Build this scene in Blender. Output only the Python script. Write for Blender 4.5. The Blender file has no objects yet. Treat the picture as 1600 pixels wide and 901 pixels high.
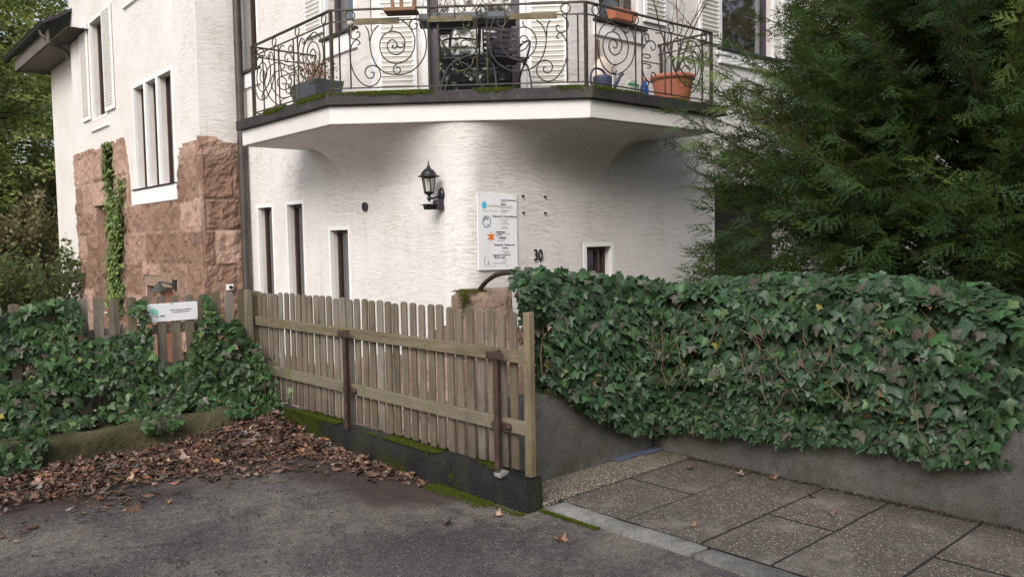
import bpy, math, random
import numpy as np
from mathutils import Vector, Matrix
random.seed(7); rng = np.random.default_rng(7)
R_ = math.radians
scene = bpy.context.scene
COL = scene.collection

# ------------------------------------------------------------------ camera
cam_d = bpy.data.cameras.new("camera"); cam = bpy.data.objects.new("camera", cam_d); COL.objects.link(cam)
cam_d.sensor_width = 36; cam_d.lens = 36*1289.6/1600; cam_d.clip_end = 800; cam_d.clip_start = .05
def _cam_rot():
    pit, rol, yaw = R_(3.428), R_(-0.992), R_(40.2535)
    cp, sp, cr, sr = math.cos(pit), math.sin(pit), math.cos(rol), math.sin(rol)
    fwd = Vector((0, cp, -sp)); up = Vector((0, sp, cp)); rt = Vector((1, 0, 0))
    r2 = cr*rt+sr*up; u2 = -sr*rt+cr*up
    M = Matrix((r2, u2, -fwd)).transposed()
    return (Matrix.Rotation(-yaw, 3, 'Z') @ M)
cam.matrix_world = Matrix.Translation((0, 0, 1.6)) @ _cam_rot().to_4x4()
scene.camera = cam

# ------------------------------------------------------------------ light
SUN_EL, SUN_AZ = 38, 214          # azimuth of the sun as seen from the scene, degrees from +X counter-clockwise
world = bpy.data.worlds.new("World"); scene.world = world; world.use_nodes = True
wn = world.node_tree; bg = wn.nodes['Background']
sky = wn.nodes.new('ShaderNodeTexSky'); sky.sky_type = 'NISHITA'; sky.sun_disc = False
sky.sun_elevation = R_(SUN_EL); sky.sun_rotation = R_(90-SUN_AZ)
sky.air_density = 1.0; sky.dust_density = 4.0; sky.ozone_density = 1.0
hs = wn.nodes.new('ShaderNodeHueSaturation'); hs.inputs['Saturation'].default_value = .55
wn.links.new(sky.outputs[0], hs.inputs['Color']); wn.links.new(hs.outputs[0], bg.inputs[0]); bg.inputs[1].default_value = 0.15
sun_d = bpy.data.lights.new("sun", 'SUN'); sun = bpy.data.objects.new("sun", sun_d); COL.objects.link(sun)
sun_d.energy = 1.0; sun_d.angle = R_(36); sun_d.color = (1, .97, .95)
sv = Vector((math.cos(R_(SUN_EL))*math.cos(R_(SUN_AZ)), math.cos(R_(SUN_EL))*math.sin(R_(SUN_AZ)), math.sin(R_(SUN_EL))))
sun.rotation_euler = sv.to_track_quat('Z', 'Y').to_euler(); sun.location = (0, 0, 20)
scene.render.engine = 'CYCLES'
scene.view_settings.view_transform = 'Standard'; scene.view_settings.look = 'None'
scene.view_settings.exposure = 0.66; scene.view_settings.gamma = 1

# ------------------------------------------------------------------ frames
FA = R_(2.035)
FXv = Vector((math.cos(FA), math.sin(FA), 0)); FYv = Vector((-math.sin(FA), math.cos(FA), 0))
def FP(u, v, z=0.0): return FXv*u + FYv*v + Vector((0, 0, z))
def FW(u, v, z=0.0): return FP(u, v, z)
ID = lambda x, y, z=0.0: Vector((x, y, z))
def vnoise(x, y, z=0.0, seed=0.0):
    from mathutils import noise
    return noise.noise(Vector((x+seed*13.7, y+seed*7.1, z)))

# ------------------------------------------------------------------ materials
class NT:
    def __init__(s, name):
        s.m = bpy.data.materials.new(name); s.m.use_nodes = True; s.t = s.m.node_tree
        s.b = s.t.nodes['Principled BSDF']; s.co = s.t.nodes.new('ShaderNodeTexCoord').outputs['Object']
    def n(s, typ, ins=None, **kw):
        nd = s.t.nodes.new(typ)
        for k, v in kw.items(): setattr(nd, k, v)
        for k, v in (ins or {}).items(): s.set(nd.inputs[k], v)
        return nd
    def set(s, sock, v):
        if isinstance(v, bpy.types.NodeSocket): s.t.links.new(v, sock)
        else: sock.default_value = v
    def map(s, scale=(1, 1, 1), rot=(0, 0, 0), co=None):
        return s.n('ShaderNodeMapping', {'Vector': co or s.co, 'Scale': scale, 'Rotation': rot}).outputs[0]
    def noise(s, scale=5, detail=4, rough=.55, co=None, dist=0, out='Fac'):
        return s.n('ShaderNodeTexNoise', {'Vector': co or s.co, 'Scale': scale, 'Detail': detail, 'Roughness': rough, 'Distortion': dist}).outputs[out]
    def voro(s, scale=5, co=None, feature='F1', out='Distance'):
        return s.n('ShaderNodeTexVoronoi', {'Vector': co or s.co, 'Scale': scale}, feature=feature).outputs[out]
    def ramp(s, fac, stops, interp='LINEAR'):
        nd = s.n('ShaderNodeValToRGB', {'Fac': fac}); cr = nd.color_ramp; cr.interpolation = interp
        while len(cr.elements) < len(stops): cr.elements.new(.5)
        for e, (p, c) in zip(cr.elements, stops):
            e.position = p; e.color = (c, c, c, 1) if isinstance(c, (int, float)) else (*c, 1)
        return nd.outputs[0]
    def math(s, op, a, b=0.0, c=0.0):
        nd = s.n('ShaderNodeMath', operation=op); s.set(nd.inputs[0], a); s.set(nd.inputs[1], b); s.set(nd.inputs[2], c); return nd.outputs[0]
    def mix(s, fac, a, b, mode='MIX'):
        nd = s.n('ShaderNodeMix', data_type='RGBA', blend_type=mode)
        s.set(nd.inputs[0], fac)
        for i, v in ((6, a), (7, b)):
            if isinstance(v, (tuple, list)): v = (*v[:3], 1)
            elif isinstance(v, (int, float)): v = (v, v, v, 1)
            s.set(nd.inputs[i], v)
        return nd.outputs[2]
    def bump(s, h, strength=.5, dist=.01, normal=None):
        ins = {'Height': h, 'Strength': strength, 'Distance': dist}
        if normal is not None: ins['Normal'] = normal
        return s.n('ShaderNodeBump', ins).outputs[0]
    def sep(s, co=None):
        return s.n('ShaderNodeSeparateXYZ', {0: co or s.co}).outputs
    def attr(s, name, out='Color'): return s.n('ShaderNodeAttribute', attribute_name=name).outputs[out]
    def out(s, color=None, rough=.7, normal=None, metal=0.0, spec=None, sss=None):
        if color is not None:
            if isinstance(color, (tuple, list)): color = (*color[:3], 1)
            s.set(s.b.inputs['Base Color'], color)
        s.set(s.b.inputs['Roughness'], rough); s.set(s.b.inputs['Metallic'], metal)
        if spec is not None: s.set(s.b.inputs['Specular IOR Level'], spec)
        if normal is not None: s.set(s.b.inputs['Normal'], normal)
        return s.m

def m_plaster(name, col, stain=True, streak=1.0):
    a = NT(name)
    geo = a.n('ShaderNodeNewGeometry').outputs['Position']
    wob = a.noise(1.3, 2, co=geo, out='Color')
    co = a.n('ShaderNodeVectorMath', {0: geo, 1: a.n('ShaderNodeVectorMath', {0: wob, 'Scale': .12}, operation='SCALE').outputs[0]}, operation='ADD').outputs[0]
    st = a.map((4.6, 4.6, 36), co=co)
    n1 = a.noise(1.0, 3, .6, st, .6)
    rid = a.ramp(a.math('ABSOLUTE', a.math('SUBTRACT', n1, .5)), [(0, 0), (.02, .8), (.06, 1)])
    st2 = a.map((9, 9, 48), co=co)
    n2 = a.noise(1.0, 4, .65, st2, .3)
    n3 = a.noise(60, 3, .6, geo)
    amp = a.ramp(a.noise(1.1, 4, .65, geo), [(.3, .25), (.65, 1)]); rid = a.math('SUBTRACT', 1.0, a.math('MULTIPLY', amp, a.math('SUBTRACT', 1.0, rid)))
    h = a.math('ADD', a.math('MULTIPLY', rid, .55*streak), a.math('ADD', a.math('MULTIPLY', n2, .7*streak), a.math('MULTIPLY', n3, .22)))
    nrm = a.bump(h, .85, .009)
    big = a.noise(.55, 4, .6, geo)
    c = a.mix(a.ramp(big, [(.35, 0), (.7, 1)]), col, tuple(x*f for x, f in zip(col, (.93, .915, .88))))
    dirt = a.ramp(a.noise(1.0, 5, .7, a.map((3.5, 3.5, .7), co=geo)), [(.52, 0), (.8, 1)])
    if stain:
        c = a.mix(a.math('MULTIPLY', dirt, .26), c, (.42, .38, .31))
        run = a.ramp(a.noise(1.0, 4, .6, a.map((9, 9, .45), co=geo)), [(.6, 0), (.72, 1)])
        c = a.mix(a.math('MULTIPLY', run, .16), c, (.34, .31, .26))
    c = a.mix(a.math('MULTIPLY', a.math('SUBTRACT', 1.0, rid), .16*streak), c, (.38, .34, .30))
    return a.out(c, .85, nrm, spec=.25)

def m_flat(name, col, rough=.6, var=.12, scale=6, bump=.2, metal=0.0, spec=None, dirt=None):
    a = NT(name)
    n = a.noise(scale, 5, .65); n2 = a.noise(scale*9, 3, .6)
    c = a.mix(a.ramp(n, [(.3, 0), (.7, 1)]), tuple(x*(1-var) for x in col), tuple(min(1, x*(1+var)) for x in col))
    if dirt: c = a.mix(a.ramp(a.noise(scale*.7, 6, .7), [(.5, 0), (.68, 1)]), c, dirt)
    r = a.ramp(n2, [(.2, max(0, rough-.12)), (.8, min(1, rough+.12))])
    return a.out(c, r, a.bump(n2, bump, .004), metal, spec)

def m_wood(name, c1, c2, axis='z', moss=0.0, top=None):
    a = NT(name)
    geo = a.n('ShaderNodeNewGeometry').outputs['Position']
    sc = {'z': (26, 26, 1.6), 'y': (26, 1.6, 26), 'x': (1.6, 26, 26)}[axis]
    oi = a.n('ShaderNodeObjectInfo').outputs['Random']
    off = a.n('ShaderNodeCombineXYZ', {0: a.math('MULTIPLY', oi, 31.0), 1: a.math('MULTIPLY', oi, 17.0), 2: a.math('MULTIPLY', oi, 57.0)}).outputs[0]
    co = a.n('ShaderNodeVectorMath', {0: geo, 1: off}, operation='ADD').outputs[0]
    n = a.noise(1, 5, .65, a.map(sc, co=co), .8)
    fine = a.noise(1, 3, .6, a.map(tuple(q*5 for q in sc), co=co)); blot0 = a.noise(7, 4, .6, geo)
    c = a.mix(a.ramp(n, [(.3, 0), (.7, 1)]), c1, c2)
    c = a.mix(a.ramp(fine, [(.35, .35), (.6, 0)]), c, tuple(x*.35 for x in c1))
    c = a.mix(a.ramp(oi, [(0, 0), (1, .55)]), c, tuple(x*y for x, y in zip(c1, (.75, .72, .62))))
    c = a.mix(a.ramp(a.math('FRACT', a.math('MULTIPLY', oi, 7.31)), [(0, 0), (.6, 0), (1, .45)]), c, (.34, .32, .29))
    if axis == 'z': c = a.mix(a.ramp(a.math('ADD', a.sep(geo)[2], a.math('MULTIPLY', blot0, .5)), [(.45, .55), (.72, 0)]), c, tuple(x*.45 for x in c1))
    blot = a.noise(2.2, 5, .7, co)
    c = a.mix(a.ramp(blot, [(.52, 0), (.72, .55)]), c, tuple(x*.4 for x in c1))
    if moss:
        mk = a.ramp(a.noise(5, 5, .7, geo), [(.62-moss*.3, 0), (.8-moss*.2, 1)])
        c = a.mix(a.math('MULTIPLY', mk, .75), c, (.115, .12, .03))
    h = a.math('ADD', n, a.math('MULTIPLY', fine, .5))
    return a.out(c, .85, a.bump(h, .55, .004), spec=.25)

def m_leaf(name, rough=.4, bump=0.0, veins=True, trans=.0):
    a = NT(name)
    t = a.attr('tint')
    c = t
    if veins:
        uv = a.n('ShaderNodeUVMap').outputs[0]; s = a.sep(uv)
        b_ = a.math('ABSOLUTE', s[0]); a_ = s[1]
        ang = a.math('ARCTAN2', b_, a.math('ADD', a_, .08))
        v = 1.0
        for q in (0.0, .62, 1.25):
            d = a.math('ABSOLUTE', a.math('SUBTRACT', ang, q))
            vv = a.ramp(d, [(.0, 1), (.055, .35), (.1, 0)])
            v = vv if q == 0.0 else a.math('MAXIMUM', v, vv)
        c = a.mix(a.math('MULTIPLY', v, .38), c, a.mix(.5, c, (.30, .36, .20)))
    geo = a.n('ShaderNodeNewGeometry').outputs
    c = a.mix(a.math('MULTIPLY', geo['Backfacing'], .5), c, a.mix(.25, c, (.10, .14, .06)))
    n = a.noise(40, 3)
    r = a.ramp(n, [(.25, rough-.1), (.75, rough+.15)])
    a.out(c, r, a.bump(n, .15, .003), spec=.32)
    if trans:
        tr = a.n('ShaderNodeBsdfTranslucent', {'Color': a.mix(.25, c, (.5, .6, .12))}); mx = a.n('ShaderNodeMixShader', {0: trans, 1: a.b.outputs[0], 2: tr.outputs[0]})
        a.t.links.new(mx.outputs[0], a.t.nodes['Material Output'].inputs['Surface'])
    return a.m

def m_stone(name, c1, c2, c3, scale=1.0, bump=1.0):
    a = NT(name)
    geo = a.n('ShaderNodeNewGeometry').outputs['Position']
    n = a.noise(2.2*scale, 6, .65, geo); n2 = a.noise(18*scale, 5, .65, geo); n3 = a.noise(70*scale, 3, .6, geo)
    c = a.mix(a.ramp(n, [(.3, 0), (.68, 1)]), c1, c2)
    c = a.mix(a.ramp(n2, [(.5, 0), (.72, .7)]), c, c3)
    ts = a.sep(a.attr('tint'))
    c = a.mix(1.0, c, a.n('ShaderNodeCombineXYZ', {0: a.math('ADD', 1.0, ts[0]), 1: a.math('ADD', 1.0, a.math('MULTIPLY', ts[0], 1.15)), 2: a.math('ADD', 1.0, a.math('MULTIPLY', ts[0], 1.3))}).outputs[0], 'MULTIPLY')
    c = a.mix(a.math('MULTIPLY', ts[1], .65), c, (.27, .20, .155))
    c = a.mix(a.math('MULTIPLY', a.ramp(a.noise(1.4, 5, .7, geo), [(.5, 0), (.7, 1)]), .35), c, (.15, .13, .09))
    pits = a.voro(14*scale, a.map((1, 1, .55), co=geo))
    h = a.math('ADD', a.math('MULTIPLY', n2, .9), a.math('ADD', a.math('MULTIPLY', n3, .3), a.math('MULTIPLY', a.ramp(pits, [(0, 0), (.35, 1)]), .45)))
    c = a.mix(a.ramp(pits, [(0, .45), (.22, 0)]), c, tuple(x*.4 for x in c1))
    return a.out(c, .92, a.bump(h, bump*.8, .02), spec=.2)

M = {}
M['plaster'] = m_plaster('plaster', (.705, .680, .662))
M['plaster_trim'] = m_flat('plaster_trim', (.73, .725, .72), .7, .05, 3, .35)
M['fascia'] = m_flat('fascia_paint', (.65, .63, .615), .7, .05, 2.5, .3, dirt=(.62, .59, .55))
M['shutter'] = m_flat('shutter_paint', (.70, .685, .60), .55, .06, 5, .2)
M['frame_dark'] = m_flat('frame_dark', (.035, .025, .035), .45, .2, 8, .15)
M['frame_brown'] = m_flat('frame_brown', (.045, .021, .017), .45, .2, 8, .15)
M['interior'] = m_flat('interior_dark', (.03, .028, .026), .9)
M['curtain'] = m_flat('curtain', (.55, .53, .5), .9)
def m_glass():
    a = NT('window_glass')
    n = a.noise(1.2, 2)
    a.out((.012, .014, .016), .03, a.bump(n, .12, .02), spec=1.0)
    a.b.inputs['IOR'].default_value = 1.9
    a.b.inputs['Coat Weight'].default_value = .6; a.b.inputs['Coat Roughness'].default_value = .02
    return a.m
M['glass'] = m_glass()
M['iron'] = m_flat('wrought_iron', (.045, .035, .03), .55, .3, 14, .5, 0, .4, dirt=(.075, .075, .03))
M['iron_moss'] = m_flat('iron_with_algae', (.05, .045, .03), .7, .3, 14, .5, 0, .3, dirt=(.12, .12, .035))
M['rust'] = m_flat('rusty_steel', (.048, .030, .025), .7, .35, 20, .6, 0, .35, dirt=(.085, .045, .03))
M['gutter'] = m_flat('gutter_metal', (.045, .05, .05), .5, .3, 10, .3, .3, .5)
M['pipe'] = m_flat('downpipe_metal', (.065, .055, .05), .5, .25, 7, .3, .35, .5)
M['soffit_wood'] = m_wood('soffit_wood', (.050, .038, .033), (.085, .066, .058), 'y')
M['copper'] = None
def m_copper():
    a = NT('weathered_copper')
    geo = a.n('ShaderNodeNewGeometry').outputs['Position']
    n = a.noise(3, 6, .7, geo); n2 = a.noise(1, 5, .7, a.map((14, 14, 5), co=geo))
    c = a.mix(a.ramp(n, [(.35, 0), (.65, 1)]), (.022, .019, .020), (.045, .038, .038))
    c = a.mix(a.ramp(n2, [(.58, 0), (.72, .8)]), c, (.07, .12, .10))
    c = a.mix(a.ramp(a.noise(2, 5, .7, geo), [(.55, 0), (.75, .6)]), c, (.07, .075, .02))
    return a.out(c, .75, a.bump(a.noise(12, 5, .7, geo), .5, .01), .1)
M['copper'] = m_copper()
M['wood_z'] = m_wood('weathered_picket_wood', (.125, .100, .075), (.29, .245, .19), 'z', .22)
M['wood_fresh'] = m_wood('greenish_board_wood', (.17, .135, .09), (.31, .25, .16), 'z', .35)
M['wood_y'] = m_wood('weathered_rail_wood', (.13, .104, .07), (.27, .225, .16), 'y', .42)
M['wood_x'] = m_wood('weathered_rail_wood_x', (.15, .12, .09), (.27, .22, .16), 'x', .3)
M['wood_pink'] = m_wood('silvery_pink_wood', (.24, .17, .15), (.36, .28, .25), 'x', 0)
M['door_wood'] = m_wood('orange_door_wood', (.20, .065, .028), (.29, .10, .045), 'z', 0)
M['lintel_wood'] = m_wood('lintel_wood', (.20, .12, .075), (.28, .17, .11), 'x', 0)
M['sandstone'] = m_stone('red_sandstone', (.26, .160, .122), (.345, .235, .18), (.15, .10, .08))
M['sandstone_light'] = m_stone('gatepost_sandstone', (.27, .18, .14), (.36, .26, .20), (.15, .105, .075), 1.7, 1.6)
def m_mossstone():
    a = NT('mossy_stone')
    geo = a.n('ShaderNodeNewGeometry').outputs['Position']
    n = a.noise(3, 6, .7, geo); n2 = a.noise(25, 5, .7, geo)
    c = a.mix(a.ramp(n, [(.35, 0), (.6, 1)]), (.045, .045, .02), (.10, .092, .05))
    c = a.mix(a.ramp(n2, [(.5, 0), (.7, .7)]), c, (.06, .055, .035))
    c = a.mix(a.ramp(a.noise(6, 5, .7, geo), [(.6, 0), (.72, .8)]), c, (.20, .185, .12))
    return a.out(c, .95, a.bump(a.math('ADD', n2, a.math('ADD', n, a.noise(9, 6, .75, geo))), .9, .03), spec=.15)
M['mossstone'] = m_mossstone()
def m_moss():
    a = NT('moss')
    geo = a.n('ShaderNodeNewGeometry').outputs['Position']
    n = a.noise(40, 4, .7, geo)
    c = a.mix(a.ramp(n, [(.3, 0), (.7, 1)]), (.03, .045, .007), (.105, .14, .018))
    c = a.mix(a.ramp(a.noise(5, 4, .6, geo), [(.45, 0), (.7, .6)]), c, (.10, .09, .02))
    return a.out(c, .95, a.bump(n, 1, .01), spec=.1)
M['moss'] = m_moss()
def m_blackwall():
    a = NT('black_coated_concrete')
    geo = a.n('ShaderNodeNewGeometry').outputs['Position']
    n = a.noise(2.5, 6, .7, geo); n2 = a.noise(60, 4, .6, geo)
    c = a.mix(a.ramp(n, [(.35, 0), (.7, 1)]), (.009, .009, .010), (.022, .021, .021))
    z = a.sep(geo)[2]
    low = a.math('MULTIPLY', a.ramp(a.noise(1, 5, .7, a.map((4, 4, 1.2), co=geo)), [(.47, 0), (.62, 1)]), .8)
    c = a.mix(a.math('MULTIPLY', low, .42), c, (.045, .05, .016))
    c = a.mix(a.ramp(a.noise(9, 6, .75, geo), [(.66, 0), (.74, .9)]), c, (.16, .15, .13))
    return a.out(c, .55, a.bump(a.math('ADD', n2, a.noise(9, 5, .6, geo)), .9, .012), spec=.35)
M['blackwall'] = m_blackwall()
def m_concrete(name, c1, c2, moss=.5, peb=0):
    a = NT(name)
    geo = a.n('ShaderNodeNewGeometry').outputs['Position']
    n = a.noise(1.6, 6, .7, geo); n2 = a.noise(120, 3, .6, geo)
    c = a.mix(a.ramp(n, [(.32, 0), (.68, 1)]), c1, c2)
    c = a.mix(a.ramp(n2, [(.35, .55), (.6, 0)]), c, tuple(x*.3 for x in c1))
    c = a.mix(a.ramp(a.noise(11, 6, .75, geo), [(.52, 0), (.66, .55)]), c, tuple(x*.55 for x in c1)); n = a.math('ADD', n, a.noise(24, 6, .75, geo))
    sp = a.voro(150, geo); c = a.mix(a.ramp(sp, [(0, .5), (.2, 0)]), c, tuple(min(1, x*2.4) for x in c2))
    if moss: c = a.mix(a.ramp(a.noise(1, 5, .7, a.map((2, 2, 3.5), co=geo)), [(.5, 0), (.7, moss)]), c, (.055, .06, .02))
    return a.out(c, .9, a.bump(a.math('ADD', n2, a.math('MULTIPLY', n, .5)), .6, .005), spec=.25)
M['concrete'] = m_concrete('grey_rendered_wall', (.068, .062, .06), (.165, .155, .148), .75)
M['curb'] = m_concrete('kerb_concrete', (.10, .098, .095), (.36, .35, .325), .3)
def m_pebble(name, base, hi, scale=55, seed=0):
    a = NT(name)
    geo = a.n('ShaderNodeNewGeometry').outputs['Position']
    v = a.n('ShaderNodeTexVoronoi', {'Vector': geo, 'Scale': scale}, feature='F1')
    d = v.outputs['Distance']; vc = v.outputs['Color']
    cs = a.sep(vc)
    stone = a.ramp(cs[0], [(0, tuple(x*.4 for x in base)), (.45, base), (.75, tuple(x*1.5 for x in base)), (.9, hi), (1, tuple(x*1.3 for x in hi))])
    gap = a.ramp(d, [(.0, 0), (.33, 0), (.55, 1)])
    c = a.mix(gap, stone, (.085, .072, .058))
    patch = a.ramp(a.noise(1.3, 6, .7, geo), [(.38, 0), (.65, .62)])
    c = a.mix(a.math('MULTIPLY', patch, .85), c, tuple(x*.42 for x in base))
    wash = a.ramp(a.noise(2.6, 6, .75, geo), [(.5, 0), (.68, .45)]); c = a.mix(wash, c, (.30, .275, .24))
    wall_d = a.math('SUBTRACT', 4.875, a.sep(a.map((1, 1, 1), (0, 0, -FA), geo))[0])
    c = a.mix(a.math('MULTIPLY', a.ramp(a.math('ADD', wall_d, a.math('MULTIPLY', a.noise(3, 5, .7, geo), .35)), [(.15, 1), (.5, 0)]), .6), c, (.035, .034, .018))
    c = a.mix(a.ramp(a.noise(5, 5, .7, geo), [(.6, 0), (.75, .5)]), c, (.07, .07, .035))
    h = a.ramp(d, [(0, 1), (.5, 0)])
    return a.out(c, .8, a.bump(h, .7, .006), spec=.35)
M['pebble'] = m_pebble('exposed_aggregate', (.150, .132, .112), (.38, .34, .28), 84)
M['pebble_light'] = m_pebble('exposed_aggregate_light', (.34, .295, .225), (.56, .49, .38), 85)
def m_asphalt():
    a = NT('old_asphalt')
    geo = a.n('ShaderNodeNewGeometry').outputs['Position']
    rot = a.map((1, 1, 1), (0, 0, -FA), geo); s = a.sep(rot)
    n = a.noise(.9, 6, .65, geo); agg = a.n('ShaderNodeTexVoronoi', {'Vector': geo, 'Scale': 110.0})
    ac = a.sep(agg.outputs['Color'])
    c = a.mix(a.ramp(n, [(.32, 0), (.66, 1)]), (.054, .047, .048), (.106, .095, .090))
    # worn lighter band, lying in the middle of the yard
    worn = a.ramp(a.math('ADD', a.math('MULTIPLY', a.noise(1.1, 4, .6, geo), .62), a.math('MULTIPLY', a.noise(9, 6, .75, geo), .38)), [(.46, 0), (.60, .75)])
    c = a.mix(worn, c, (.205, .182, .150))
    spk = a.ramp(ac[0], [(.0, 1), (.9, 1), (.96, 1.8), (1, 2.4)])
    dk = a.ramp(ac[1], [(0, .45), (.3, 1)])
    c = a.mix(1.0, c, dk, 'MULTIPLY')
    c = a.mix(a.ramp(ac[0], [(.90, 0), (.97, .35)]), c, (.33, .31, .28))
    streak = a.ramp(a.noise(1, 6, .75, a.map((6, 13, 1), (0, 0, .5), geo), .8), [(.60, 0), (.68, .8)])
    c = a.mix(a.math('MULTIPLY', streak, .8), c, (.05, .04, .036))
    # leaf mould near the stone edge and along the fence wall
    nn = a.math('MULTIPLY', a.math('SUBTRACT', a.noise(1.6, 6, .7, geo), .5), 1.8)
    e1 = a.math('SUBTRACT', 6.9, s[1])              # distance from left stone
    e2 = a.math('MULTIPLY', a.math('SUBTRACT', 3.24, s[0]), 2.4)
    e2b = a.math('ADD', e2, a.math('MULTIPLY', a.math('MAXIMUM', a.math('SUBTRACT', 4.3, s[1]), 0.0), 3.0))
    e = a.math('ADD', a.math('MINIMUM', e1, e2b), nn)
    mould = a.ramp(a.math('MULTIPLY', e, .5), [(.56, 1), (.82, 0)])
    c = a.mix(a.math('MULTIPLY', mould, .85), c, (.052, .032, .026))
    c = a.mix(a.ramp(a.noise(2.3, 5, .7, geo), [(.66, 0), (.8, .5)]), c, (.10, .09, .045))
    c = a.mix(a.ramp(a.noise(38, 5, .75, geo), [(.36, .55), (.5, 0)]), c, (.028, .025, .024))
    crk = a.n('ShaderNodeTexVoronoi', {'Vector': a.n('ShaderNodeVectorMath', {0: geo, 1: a.n('ShaderNodeVectorMath', {0: a.noise(3, 4, .7, geo, out='Color'), 'Scale': .5}, operation='SCALE').outputs[0]}, operation='ADD').outputs[0], 'Scale': .55}, feature='DISTANCE_TO_EDGE').outputs['Distance']
    c = a.mix(a.math('MULTIPLY', a.ramp(crk, [(0, 1), (.006, 0)]), .75), c, (.018, .016, .014))
    h = a.math('ADD', a.math('MULTIPLY', agg.outputs['Distance'], -.6), a.noise(30, 5, .7, geo))
    return a.out(c, a.ramp(n, [(.3, .7), (.7, .9)]), a.bump(h, .8, .01), spec=.35)
M['asphalt'] = m_asphalt()
M['soil'] = m_concrete('garden_soil', (.05, .04, .025), (.08, .07, .04), .8)
M['ivy'] = m_leaf('ivy_leaves', .42, trans=.10)
M['litter'] = m_leaf('dead_leaves', .75, veins=False)
M['needle'] = m_leaf('needle_foliage', .6, veins=False, trans=.35)
M['bark'] = m_wood('bark', (.06, .04, .03), (.13, .09, .065), 'z', .1)
M['twig'] = m_flat('twig', (.14, .09, .055), .85)
M['white_board'] = m_flat('sign_white', (.82, .82, .83), .4, .02, 3, .05)
M['black'] = m_flat('black_paint', (.012, .012, .013), .38, .2, 12, .2, 0, .5)
M['terracotta'] = m_flat('terracotta_plastic', (.42, .15, .085), .6, .08, 6, .15)
M['grey_pot'] = m_flat('slate_grey_pot', (.085, .095, .11), .5, .1, 5, .15)
M['blue_grey'] = m_flat('blue_grey_plastic', (.06, .075, .13), .45, .1, 5, .1)
M['blue'] = m_flat('bright_blue_plastic', (.01, .09, .42), .35, .1, 6, .05)
M['milky'] = m_flat('milky_plastic', (.50, .56, .48), .4, .1, 5, .1)
M['green_label'] = m_flat('green_label', (.06, .26, .10), .5)
M['white_plastic'] = m_flat('white_plastic', (.72, .72, .72), .45, .06, 5, .1)
M['plates'] = m_flat('blue_grey_plate', (.10, .13, .19), .35, .15, 6, .1)
M['lamp_glass'] = m_flat('frosted_lamp_glass', (.48, .47, .43), .25, .08, 9, .05, 0, .6)
M['lampgreen'] = m_flat('tarnished_lamp', (.05, .055, .045), .5, .2, 12)
M['brownsign'] = m_flat('ochre_print', (.45, .36, .18), .5)
def m_col(name, c): return m_flat(name, c, .5, .03)
M['ink'] = m_col('ink_print', (.06, .05, .09)); M['inkgrey'] = m_col('grey_print', (.28, .27, .30)); M['faint'] = m_col('faint_print', (.55, .53, .50))
M['cyan'] = m_col('cyan_print', (.10, .48, .68)); M['navy'] = m_col('navy_print', (.06, .12, .30)); M['orange'] = m_col('orange_print', (.75, .19, .02)); M['mint'] = m_col('mint_print', (.25, .62, .52))

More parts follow.
